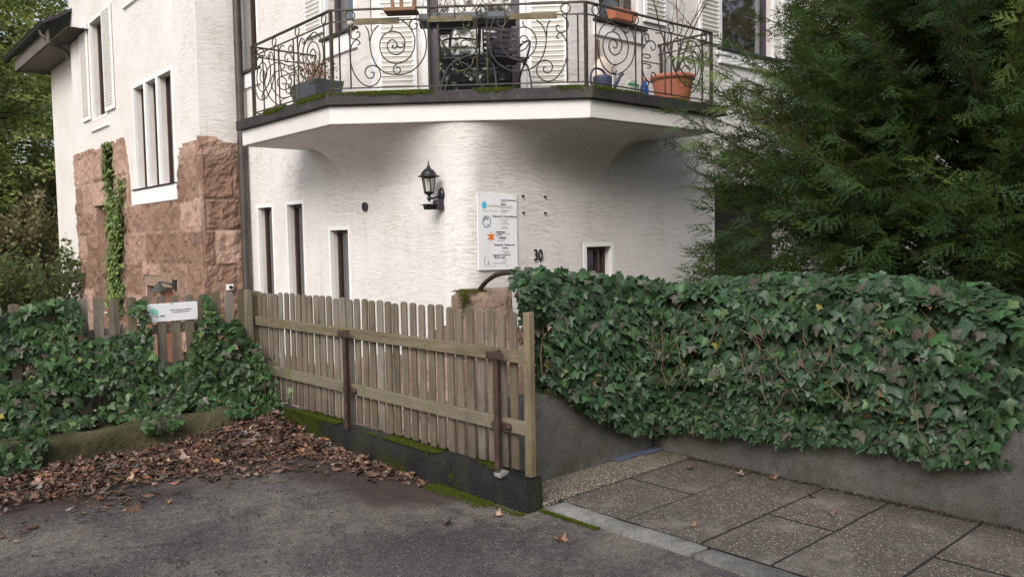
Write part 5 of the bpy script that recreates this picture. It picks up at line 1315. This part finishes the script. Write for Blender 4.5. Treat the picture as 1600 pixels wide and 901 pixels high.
# --- practice board on the facade
SB = root('sign_board', (5.865, 7.165, 1.26), 'tall white practice board with coloured logos and lines of print beside the lantern', 'sign')
bf = lambda x, z, k: (5.582+x, 7.154-k, 1.262+z+(-.012*x))
m = MB(lambda x, y, z: bf(x, z, y)); m.box(0, .568, -.012, 0, 0, .85); m.build('board', M['white_board'], SB, bevel=.002)
def disc(fp, cx_, cz_, r, n=20, r0=0, a0=0, a1=2*math.pi, ex=1.0):
    m = MB(); vs = []; 
    for k in range(n+1):
        a = a0+(a1-a0)*k/n; vs += [fp(cx_+r0*math.cos(a), cz_+r0*math.sin(a)*ex, .0012), fp(cx_+r*math.cos(a), cz_+r*math.sin(a)*ex, .0012)]
    m.add(vs, [(2*k, 2*k+1, 2*k+3, 2*k+2) for k in range(n)]); return m
disc(bf, .095, .715, .036, ex=1.15).build('logo', M['cyan'], SB)
disc(bf, .125, .535, .062, 28, .052, 0, 6.283, 1.05).build('logo', M['navy'], SB)
disc(bf, .118, .545, .038, 14, .018, .3, 3.3).build('logo', M['inkgrey'], SB)
disc(bf, .14, .515, .02, 8, .012, 3.6, 5.6).build('logo', M['ink'], SB)
m = MB(); c0 = (.185, .365); st = []
for k in range(12):
    a = math.pi/2+math.pi*k/6; r = (.070 if k % 2 == 0 else .026); r *= (1.15 if k in (2, 10) else 1); st.append(bf(c0[0]+r*math.cos(a), c0[1]+r*math.sin(a), .0012))
m.add([bf(*c0, .0012)]+st, [(0, 1+k, 1+(k+1) % 12) for k in range(12)]); m.build('logo', M['orange'], SB)
m = MB(); m.tube([bf(.165, .33, .001), bf(.14, .285, .001)], .0018, 4); m.build('logo', M['inkgrey'], SB)
disc(bf, .13, .235, .028, 20, .025).build('logo', M['faint'], SB)
m = MB()
for pts in ([(.10, .155), (.085, .12), (.085, .08), (.095, .05), (.11, .04)], [(.13, .10), (.14, .08), (.125, .045)], [(.15, .11), (.13, .08), (.17, .04)]): m.tube([bf(a, b_, .0012) for a, b_ in smooth(pts)], .0022, 4)
m.build('logo', M['ink'], SB)
lettering(bf, [(.14, .700, .035, 'HypnoBilding', 'LEFT', 0), (.065, .650, .022, 'Beratung - Paarcoaching', 'LEFT', 0)], M['brownsign'], SB)
lettering(bf, [(.205, .585, .036, 'Heilpraxis für Naturheilkunde', 'LEFT', .0004), (.30, .345, .026, 'Praxisraum', 'LEFT', .001), (.26, .415, .026, 'Physiotherapie', 'LEFT', .001), (.26, .385, .024, 'und Team', 'LEFT', .001),
               (.225, .268, .033, 'Privatpraxis - Beratung und', 'LEFT', .0006), (.38, .235, .03, 'Coaching', 'CENTER', .0006), (.22, .125, .040, 'PD Dr. med.', 'LEFT', .001), (.20, .158, .024, 'Privatpraxis für Osteopathie und', 'LEFT', .0006),
               (.33, .770, .026, 'Praxis für Psychotherapie', 'LEFT', .0004), (.33, .725, .024, 'Beratung', 'LEFT', .001)], M['ink'], SB, sx=.82)
lettering(bf, [(.33, .75, .016, 'und Supervision', 'LEFT', 0), (.33, .705, .017, 'Termine nach Vereinbarung', 'LEFT', 0), (.33, .685, .017, 'und telefonischer Absprache', 'LEFT', 0), (.33, .655, .018, 'im Gartengeschoss', 'LEFT', .0003), (.33, .638, .016, 'Eingang links', 'LEFT', 0),
               (.38, .555, .019, 'Praxis und Seminare', 'CENTER', 0), (.38, .53, .019, 'Termine', 'CENTER', 0), (.38, .508, .019, 'nach Vereinbarung', 'CENTER', 0), (.38, .478, .016, 'Sprechzeiten', 'CENTER', 0), (.38, .458, .016, 'Montag bis Freitag', 'CENTER', 0),
               (.26, .40, .017, 'Krankengymnastik und Massage', 'LEFT', 0), (.26, .362, .019, 'alle Kassen und privat', 'LEFT', .0003), (.26, .32, .019, 'im Obergeschoss', 'LEFT', 0), (.38, .20, .018, 'nach Vereinbarung', 'CENTER', 0), (.40, .182, .016, 'Telefon im Büro', 'CENTER', 0),
               (.38, .095, .018, 'Facharzt', 'CENTER', 0), (.20, .07, .016, 'Sprechzeiten nach Vereinbarung', 'LEFT', 0), (.20, .04, .015, 'Eingang', 'LEFT', 0), (.40, .04, .015, 'Garten', 'LEFT', 0), (.1, .175, .014, 'Praxis', 'LEFT', 0)], M['inkgrey'], SB, sx=.9)
for x in (.035, .535): disc(bf, x, .828, .007, 8).build('screw', M['black'], SB)
for x, z in ((6.255, 2.09), (6.60, 2.09), (6.26, 1.90), (6.60, 1.90)):
    m = MB(); m.tube([(x, 7.19, z), (x, 7.145, z-.004)], .011, 8); m.build('wall_screw', M['black'], HR)
# --- house number
m = MB(); V, F = text_mesh('30', .185, .004, 'LEFT', .0025); m.add([(6.40+a*.78, 7.158-c, 1.345+b_) for a, b_, c in V], F)
m.build('house_number', M['black'], None, 'black raised house number 30 on the plaster above the ivy', 'house number')
# --- round vent
m = MB(); m.tube([(5.36, 9.13, 2.035), (5.325, 9.13, 2.035)], .052, 20); v_ = m.build('wall_vent', M['black'], HR)
m = MB(); m.tube([(5.318+.006*math.cos(0), 9.13+.05*math.cos(2*math.pi*k/20), 2.035+.05*math.sin(2*math.pi*k/20)) for k in range(21)], .009, 6, cap=False); m.build('vent_ring', M['frame_dark'], v_)
# --- wall lantern
LX, LY = 5.185, 7.50
LR = root('wall_lantern', (5.34, 7.50, 1.93), 'black carriage lantern with frosted panes on the rounded white corner', 'lamp')
m = MB(); c = (LX, LY, 0)
m.lathe(c, [(.001, 2.472), (.006, 2.455), (.010, 2.44), (.006, 2.425), (.016, 2.415), (.022, 2.395), (.028, 2.385), (.05, 2.37), (.068, 2.352), (.083, 2.325), (.086, 2.312), (.117, 2.300), (.119, 2.290), (.078, 2.288)], 20); m.build('roof', M['black'], LR)
m = MB()
for k in range(6):
    a = math.pi/3*k+.2; ca, sa = math.cos(a), math.sin(a)
    m.tube([(LX+.076*ca, LY+.076*sa, 2.288), (LX+.050*ca, LY+.050*sa, 2.125)], .0055, 5)
    a2 = a+math.pi/3
    for r, z in ((.074, 2.282), (.050, 2.128)): m.tube([(LX+r*ca, LY+r*sa, z), (LX+r*math.cos(a2), LY+r*math.sin(a2), z)], .005, 5)
m.lathe(c, [(.056, 2.13), (.055, 2.115), (.04, 2.103), (.018, 2.095), (.018, 2.075), (.026, 2.062), (.018, 2.045), (.010, 2.03), (.001, 2.015)], 12)
cg = m.build('lantern_cage', M['black'], LR)
m = MB(); m.lathe(c, [(.071, 2.284), (.047, 2.13)], 6); m.v = [( (x-LX)*math.cos(.2)-(y-LY)*math.sin(.2)+LX, (x-LX)*math.sin(.2)+(y-LY)*math.cos(.2)+LY, z) for x, y, z in m.v]
def m_pane():
    a = NT('lantern_pane'); a.out((.7, .7, .66), .12); a.b.inputs['Transmission Weight'].default_value = .75; a.b.inputs['IOR'].default_value = 1.1; return a.m
m.f = m.f; m.sm = [False]*len(m.f); m.build('pane', m_pane(), cg)
m = MB(); m.lathe(c, [(.001, 2.275), (.02, 2.268), (.026, 2.245), (.02, 2.21), (.015, 2.19), (.017, 2.185), (.018, 2.13)], 12); m.build('bulb', M['lamp_glass'], cg)
m = MB(); m.tube([(LX, LY, 2.062), (LX+.05, LY, 2.058), (LX+.10, LY, 2.075), (5.345, LY, 2.085)], [.012, .011, .012, .022], 8); m.build('arm', M['black'], LR)
m = MB(); m.v = []; pr = []
m.lathe((0, 0, 0), [(.001, .03), (.03, .028), (.045, .018), (.055, .0), (.055, -.02)], 20, 1, 1.5); m.v = [(5.345-z, LY-.005+x, 2.10+y) for x, y, z in m.v]; m.build('backplate', M['black'], LR)
m = MB(); m.add([(5.345, 7.45, 2.06), (5.345, 7.55, 2.06), (5.27, 7.55, 2.04), (5.27, 7.45, 2.04), (5.345, 7.44, 1.935), (5.345, 7.56, 1.935), (5.25, 7.56, 1.94), (5.25, 7.44, 1.94)],
      [(0, 1, 2, 3), (7, 6, 5, 4), (0, 3, 7, 4), (1, 5, 6, 2), (3, 2, 6, 7), (0, 4, 5, 1)]); m.build('motion_sensor', M['frame_dark'], LR, bevel=.008)
m = MB(); m.add([(5.25+a, 7.50+b_, z) for z, q in ((1.995, .072), (1.985, .074), (1.983, .055), (1.935, .045)) for a, b_ in ((-q-.07, -q*.7), (q-.07, -q*.7), (q-.07, q*.7), (-q-.07, q*.7))],
      [(0, 3, 2, 1)]+[(4*i+k, 4*i+(k+1) % 4, 4*i+4+(k+1) % 4, 4*i+4+k) for i in range(3) for k in range(4)]+[(12, 13, 14, 15)]); m.build('sensor_tray', M['black'], LR)
# --- cellar door lamp and switch box
CL = root('wall_lantern', (4.6, 14.25, .80), 'small tarnished bell shaded wall lamp beside the orange cellar door behind the fence', 'lamp')
m = MB(); m.lathe((4.38, 14.28, 0), [(.001, 1.00), (.02, .99), (.03, .96), (.05, .94), (.07, .91), (.12, .87), (.17, .845), (.172, .835), (.12, .83)], 20); m.build('shade', M['lampgreen'], CL)
m = MB(); m.tube([(4.38, 14.28, .97), (4.42, 14.22, .985), (4.50, 14.15, .96), (4.6, 14.12, .93)], .016, 8); m.tube([(4.60, 14.12, .86), (4.60, 14.12, 1.02)], .05, 10); m.build('arm', M['black'], CL)
BX = root('switch_box', (4.95, 12.80, .87), 'small pale grey square switch box with a black knob on the sandstone wall', 'switch box')
m = MB(); m.box(4.945, 5.045, 12.735, 12.80, .875, .965); m.build('box', M['plaster_trim'], BX, bevel=.006)
m = MB(); m.tube([(4.995, 12.74, .92), (4.995, 12.715, .92)], .028, 14); m.build('knob', M['black'], BX)
# --- sign on the left fence
FS = root('fence_sign', FP(2.54, 7.03, .96), 'small white horizontal sign with a mint green tree logo nailed to the left picket fence', 'sign')
ff = lambda x, z, k: FP(2.332+x, 7.036-k, .962+z+.004*x)
m = MB(lambda x, y, z: ff(x, z, y)); m.box(0, .418, -.006, .002, 0, .152); m.build('board', M['white_board'], FS, bevel=.002)
f2 = lambda x, z, k: ff(x, z, k+.002)
m = MB(); r_ = random.Random(3); ctr = (.058, .088)
ol = [f2(ctr[0]+(.034+.004*r_.random())*math.cos(a)*(1.0), ctr[1]+(.026+.004*r_.random())*math.sin(a)-.010*math.cos(a), .0012) for a in [2*math.pi*k/22 for k in range(22)]]
m.add([f2(*ctr, .0012)]+ol, [(0, 1+k, 1+(k+1) % 22) for k in range(22)]); m.build('logo', M['mint'], FS)
m = MB(); m.tube([f2(.034, .035, .0012), f2(.04, .075, .0012), f2(.05, .095, .0012)], .0018, 4); m.tube([f2(.022, .06, .0012), f2(.03, .04, .0012)], .0016, 4); m.tube([f2(.052, .04, .0012), f2(.048, .07, .0012)], .0016, 4); m.build('logo', M['inkgrey'], FS)
m = MB(); m.box(.15, .1508, .001, .002, .012, .135); m.v = [tuple(f2(x, z, .001)) for x, y, z in m.v]; m.build('divider', M['faint'], FS)
lettering(f2, [(.062, .042, .020, 'Park', 'LEFT', 0), (.105, .042, .020, 'Haus', 'LEFT', .0006), (.275, .088, .0125, 'Praxis für Psychotherapie und Coaching', 'CENTER', .0003), (.275, .070, .0125, 'Beratung für Familien und Paare', 'CENTER', .0003)], M['ink'], FS, sx=.88)
m = MB(); m.box(.19, .215, .001, .0025, .143, .149); m.v = [tuple(f2(x, z, .001)) for x, y, z in m.v]; m.build('staple', M['black'], FS)

# --- balcony furniture
ZF = 3.206
def pot(c, r, h, mat, nm, label, cat, rim=True, n=28):
    rt = root(nm, (c[0], c[1], ZF), label, cat); m = MB()
    pr = [(r*.70, 0), (r*.74, .02), (r*.93, h*.80), (r*.94, h*.86), (r*1.04, h*.87), (r*1.05, h*.98), (r*1.0, h), (r*.94, h), (r*.9, h*.84), (.001, h*.84)]
    m.lathe((c[0], c[1], ZF), pr, n); m.build('pot', mat, rt); return rt
PT = pot((8.38, 6.70), .27, .40, M['terracotta'], 'potted_shrub', 'big round terracotta tub with a leafless shrub at the right end of the balcony', 'potted plant')
m = MB(); r_ = random.Random(5)
def grow(m, p, d, L, r, lev, rr):
    pts = [p.copy()]
    for k in range(5): d = (d+Vector((rr.gauss(0, .10), rr.gauss(0, .10), rr.gauss(.04, .05)))).normalized(); p = p+d*L/5; pts.append(p.copy())
    m.tube(pts, [r*(1-.5*k/5) for k in range(6)], 5, cap=False)
    if lev:
        for j in range(3 if lev > 1 else 4):
            q = pts[rr.randint(2, 5)]; dd = (d+Vector((rr.gauss(0, .6), rr.gauss(0, .6), rr.gauss(0, .3)))).normalized(); grow(m, q.copy(), dd, L*rr.uniform(.4, .62), r*.45, lev-1, rr)
for k in range(3): grow(m, Vector((8.38+r_.gauss(0, .05), 6.70+r_.gauss(0, .05), ZF+.33)), Vector((r_.gauss(0, .18), r_.gauss(0, .15), 1)).normalized(), 1.1, .012, 3, r_)
m.build('branches', M['bark'], PT)
m = MB(); m.tube([(8.48, 6.66, ZF+.3), (8.44, 6.70, ZF+1.7)], .006, 6); m.build('cane', M['twig'], PT)
GP = root('planter', (4.93, 9.75, ZF), 'slate grey tapered planter with withered red brown plants on the left of the balcony', 'planter')
m = MB()
def frust(m, cx_, cy_, z0, z1, a0, b0, a1, b1, open_=True, ang=0.0):
    R = lambda x, y: (cx_+x*math.cos(ang)-y*math.sin(ang), cy_+x*math.sin(ang)+y*math.cos(ang))
    q = [(-1, -1), (1, -1), (1, 1), (-1, 1)]
    vs = [(*R(x*a0, y*b0), z0) for x, y in q]+[(*R(x*a1, y*b1), z1) for x, y in q]+[(*R(x*(a1-.015), y*(b1-.015)), z1) for x, y in q]+[(*R(x*(a1-.02), y*(b1-.02)), z1-.06) for x, y in q]
    m.add(vs, [(3, 2, 1, 0)]+[(4*i+k, 4*i+(k+1) % 4, 4*i+4+(k+1) % 4, 4*i+4+k) for i in range(3) for k in range(4)]+[(12, 13, 14, 15)])
frust(m, 4.93, 9.55, ZF, ZF+.37, .15, .26, .20, .36); m.build('box', M['grey_pot'], GP, bevel=.008)
m = MB(); r_ = random.Random(8); P = []
for k in range(26):
    p = Vector((4.93+r_.uniform(-.12, .12), 9.55+r_.uniform(-.28, .28), ZF+.32)); grow(m, p, Vector((r_.gauss(0, .25), r_.gauss(0, .25), 1)).normalized(), r_.uniform(.15, .42), .004, 1, r_)
m.build('dry_stems', M['twig'], GP)
n = 260; P = np.c_[rng.normal(4.93, .09, n), rng.normal(9.55, .2, n), ZF+.36+rng.random(n)*.28]
scatter('dry_leaves', dlV, dlF, P, frames(rng.normal(0, 1, (n, 3)), rng.normal(0, 1, (n, 3)), rng.uniform(.015, .04, n)), palette(n, [(.22, .09, .05), (.30, .16, .07), (.12, .13, .05)], [3, 2, 1]), M['litter'], GP, dlU)
# window box on the sill right of the chamfer
WB = root('window_box', (7.9, 7.08, 4.285), 'terracotta coloured window box on the sill above the watering can', 'window box')
m = MB(); frust(m, 7.88, 7.085, 4.290, 4.42, .19, .06, .215, .075); m.build('box', M['terracotta'], WB, bevel=.006)
m = MB(); r_ = random.Random(9)
for k in range(12): grow(m, Vector((7.9+r_.uniform(-.2, .2), 7.085, 4.40)), Vector((r_.gauss(0, .3), r_.gauss(0, .2), 1)).normalized(), .2, .003, 1, r_)
m.build('dry_stems', M['twig'], WB)
# watering can
WC = root('watering_can', (7.02, 6.62, ZF), 'dark blue grey plastic watering can behind the railing on the right', 'watering can')
m = MB(); m.lathe((7.02, 6.62, ZF), [(.095, 0), (.105, .01), (.112, .2), (.116, .215), (.10, .235), (.06, .24), (.001, .24)], 20); m.build('body', M['blue_grey'], WC)
m = MB(); m.tube([(7.12, 6.62, ZF+.06), (7.22, 6.62, ZF+.14), (7.32, 6.62, ZF+.27), (7.35, 6.62, ZF+.30)], [.035, .026, .018, .028], 10); m.build('spout', M['blue_grey'], WC)
m = MB(); m.tube([Vector((p[0], 6.62, ZF+p[1])) for p in smooth([(6.93, .06), (6.84, .12), (6.83, .24), (6.90, .31), (7.02, .30), (7.08, .24)])], .013, 8); m.build('handle', M['blue_grey'], WC)
JG = root('jerrycan', (7.48, 6.6, ZF), 'milky canister with a green label between watering can and blue bottle', 'canister')
m = MB(); m.box(7.38, 7.56, 6.55, 6.66, ZF, ZF+.20); m.box(7.44, 7.56, 6.565, 6.645, ZF+.2, ZF+.24); m.build('body', M['milky'], JG, bevel=.015)
m = MB(); m.box(7.375, 7.565, 6.546, 6.549, ZF+.01, ZF+.045); m.box(7.375, 7.565, 6.546, 6.549, ZF+.165, ZF+.19); m.box(7.545, 7.565, 6.5455, 6.549, ZF+.045, ZF+.165); m.build('label_print', M['green_label'], JG)
BB = root('detergent_bottle', (7.70, 6.58, ZF), 'bright blue plastic bottle with red cap behind the railing', 'bottle')
m = MB(); m.lathe((7.70, 6.58, ZF), [(.055, 0), (.06, .01), (.06, .17), (.05, .20), (.02, .235), (.02, .25)], 16, 1, .7); m.build('body', M['blue'], BB)
m = MB(); m.lathe((7.70, 6.58, ZF+.25), [(.024, 0), (.024, .03), (.001, .032)], 12); m.build('cap', M['terracotta'], BB)
m = MB(); r_ = random.Random(3); m.lathe((7.28, 6.85, ZF), [(.14, 0), (.17, .05), (.175, .25), (.15, .40), (.09, .47), (.05, .52)], 18, 1.1, .7)
m.v = [(x+.012*vnoise(x*9, y*9, z*9), y+.012*vnoise(x*9+4, y*9, z*9), z) for x, y, z in m.v]
m.build('potting_bag', m_flat('pale_film_bag', (.55, .47, .40), .35, .25, 10, .6), None, 'pale plastic sack half full of beige potting grit behind the watering can', 'sack')
m = MB(); m.tube([(7.06, 6.50, ZF), (7.065, 6.50, ZF+.52)], .009, 8); m.build('white_rod', M['white_plastic'], None, 'thin white rod standing in front of the watering can', 'rod')
m = MB(); m.box(7.42, 7.49, 7.10, 7.125, ZF, ZF+.80); m.build('plank', M['lintel_wood'], None, 'narrow tan wooden plank leaning on the wall left of the watering can', 'plank', bevel=.003)
# flower trough hung on the rail in the middle, with wires and dead stems
ctr = lambda u, k, z: Vector(((4.45+6.455)/2, (8.235+6.325)/2, z))+Vector((6.455-4.45, 6.325-8.235, 0)).normalized()*u+Vector((.690, .724, 0))*k
TR = root('rail_trough', ctr(.1, .12, 3.94), 'dark grey rounded flower trough hung behind the middle handrail, full of bare twigs', 'flower trough')
m = MB(); sec = [(.03, .13), (.035, .05), (.07, .005), (.14, 0), (.21, .005), (.245, .05), (.25, .13), (.23, .13), (.2, .10), (.05, .10)]; n = len(sec)
m.add([ctr(-.42, k, 3.93+z) for k, z in sec]+[ctr(.63, k, 3.93+z) for k, z in sec], [(i, (i+1) % n, n+(i+1) % n, n+i) for i in range(n)]+[tuple(range(n)), tuple(range(2*n-1, n-1, -1))]); m.build('trough', M['grey_pot'], TR, bevel=.006)
for u in (-.30, -.02, .26, .52):
    m = MB(); m.tube([ctr(u, -.03, 4.13), ctr(u, -.035, 4.0), ctr(u+.02, .0, 3.93), ctr(u, .12, 3.905), ctr(u, .25, 3.94)], .006, 6); m.build('bracket', M['iron'], TR)
m = MB(); r_ = random.Random(12)
for k in range(30): grow(m, ctr(r_.uniform(-.4, .6), r_.uniform(.06, .2), 4.02), Vector((r_.gauss(0, .6), r_.gauss(0, .6), .9)).normalized(), r_.uniform(.2, .45), .004, 2, r_)
m.build('dead_stems', M['twig'], TR)
# wooden rack standing on the rail
WR = root('bird_table', ctr(-.60, .0, 4.05), 'reddish wooden shelf with three uprights fixed on the handrail left of the trough', 'bird table')
m = MB(); c = ctr(-.605, -.02, 4.075); dv = Vector((6.455-4.45, 6.325-8.235, 0)).normalized(); nv = Vector((-dv.y, dv.x, 0))
m.obox(c, dv, nv, (0, 0, 1), .175, .11, .022); m.build('shelf', M['lintel_wood'], WR, bevel=.010)
for u, t in ((-.69, .02), (-.60, 0), (-.47, -.02)):
    m = MB(); a, b_ = ctr(u, -.02, 4.095), ctr(u-t*2, -.02, 4.45); ax = (b_-a).normalized(); m.obox((a+b_)/2, dv, nv, ax, .018, .015, .18); m.build('upright', M['lintel_wood'], WR, bevel=.003)
m = MB(); m.add([ctr(-.78, -.15, 4.44), ctr(-.42, -.15, 4.44), ctr(-.42, .02, 4.56), ctr(-.78, .02, 4.56), ctr(-.42, .16, 4.44), ctr(-.78, .16, 4.44)], [(0, 1, 2, 3), (3, 2, 4, 5)]); m.build('roof', M['lintel_wood'], WR)
# glass bird ornament
BO = root('bird_ornament', (4.62, 8.06, 3.98), 'little glass bird ornament with rusty red cap under the left corner of the handrail', 'ornament')
bc = (4.60, 8.07, 3.975)
m = MB(); m.lathe(bc, [(.001, -.045), (.03, -.036), (.044, -.01), (.042, .015), (.03, .034), (.001, .042)], 16); m.build('body', M['lamp_glass'], BO)
m = MB(); m.lathe(bc, [(.044, .008), (.042, .02), (.031, .037), (.001, .045)], 16); m.tube([(4.57, 8.10, 3.985), (4.535, 8.135, 3.98)], [.012, .001], 6); m.build('cap', M['rust'], BO)
m = MB(); m.tube([(4.60, 8.07, 3.93), (4.605, 8.07, 3.80)], .007, 6); m.build('stem', M['lintel_wood'], BO)
# garden chairs
def chair(u, k, ang, lab):
    c = ctr(u, k, ZF); rt = root('garden_chair', c, lab, 'chair', 'metal chairs on the balcony')
    ca, sa = math.cos(ang), math.sin(ang); T = lambda x, y, z: Vector((c.x+x*ca-y*sa, c.y+x*sa+y*ca, ZF+z))
    m = MB(); m.tf = T; 
    for k_ in range(6): m.box(-.20, .20, -.19+k_*.066, -.14+k_*.066, .42, .435)
    m.build('seat', M['frame_dark'], rt)
    for s in (-.21, .21):
        for q in ([(s, -.24, .0), (s, -.20, .18), (s, -.12, .34), (s, .02, .42), (s, .16, .47), (s, .2, .6), (s, .22, .86)], [(s, .26, 0), (s, .22, .15), (s, .10, .32), (s, -.06, .42), (s, -.2, .60), (s, -.02, .64), (s, .18, .62)]):
            m = MB(); P_ = [Vector(p) for p in q]; out = []
            for i in range(len(P_)-1):
                p0, p1, p2, p3 = P_[max(0, i-1)], P_[i], P_[i+1], P_[min(len(P_)-1, i+2)]
                for j in range(4): t = j/4; out.append(.5*((2*p1)+(-p0+p2)*t+(2*p0-5*p1+4*p2-p3)*t*t+(-p0+3*p1-3*p2+p3)*t**3))
            out.append(P_[-1]); m.tube([T(*p) for p in out], .011, 8); m.build('leg', M['gutter'], rt)
    m = MB(); m.tf = T
    for k_ in range(5): m.box(-.2, .2, .20+k_*.004, .212+k_*.004, .55+k_*.065, .59+k_*.065)
    m.build('backrest', M['frame_dark'], rt)
chair(-.02, .50, R_(-130), 'metal garden chair with curved pale legs in front of the balcony door, left one')
chair(.50, .52, R_(-20), 'metal garden chair with curved pale legs in front of the balcony door, right one')
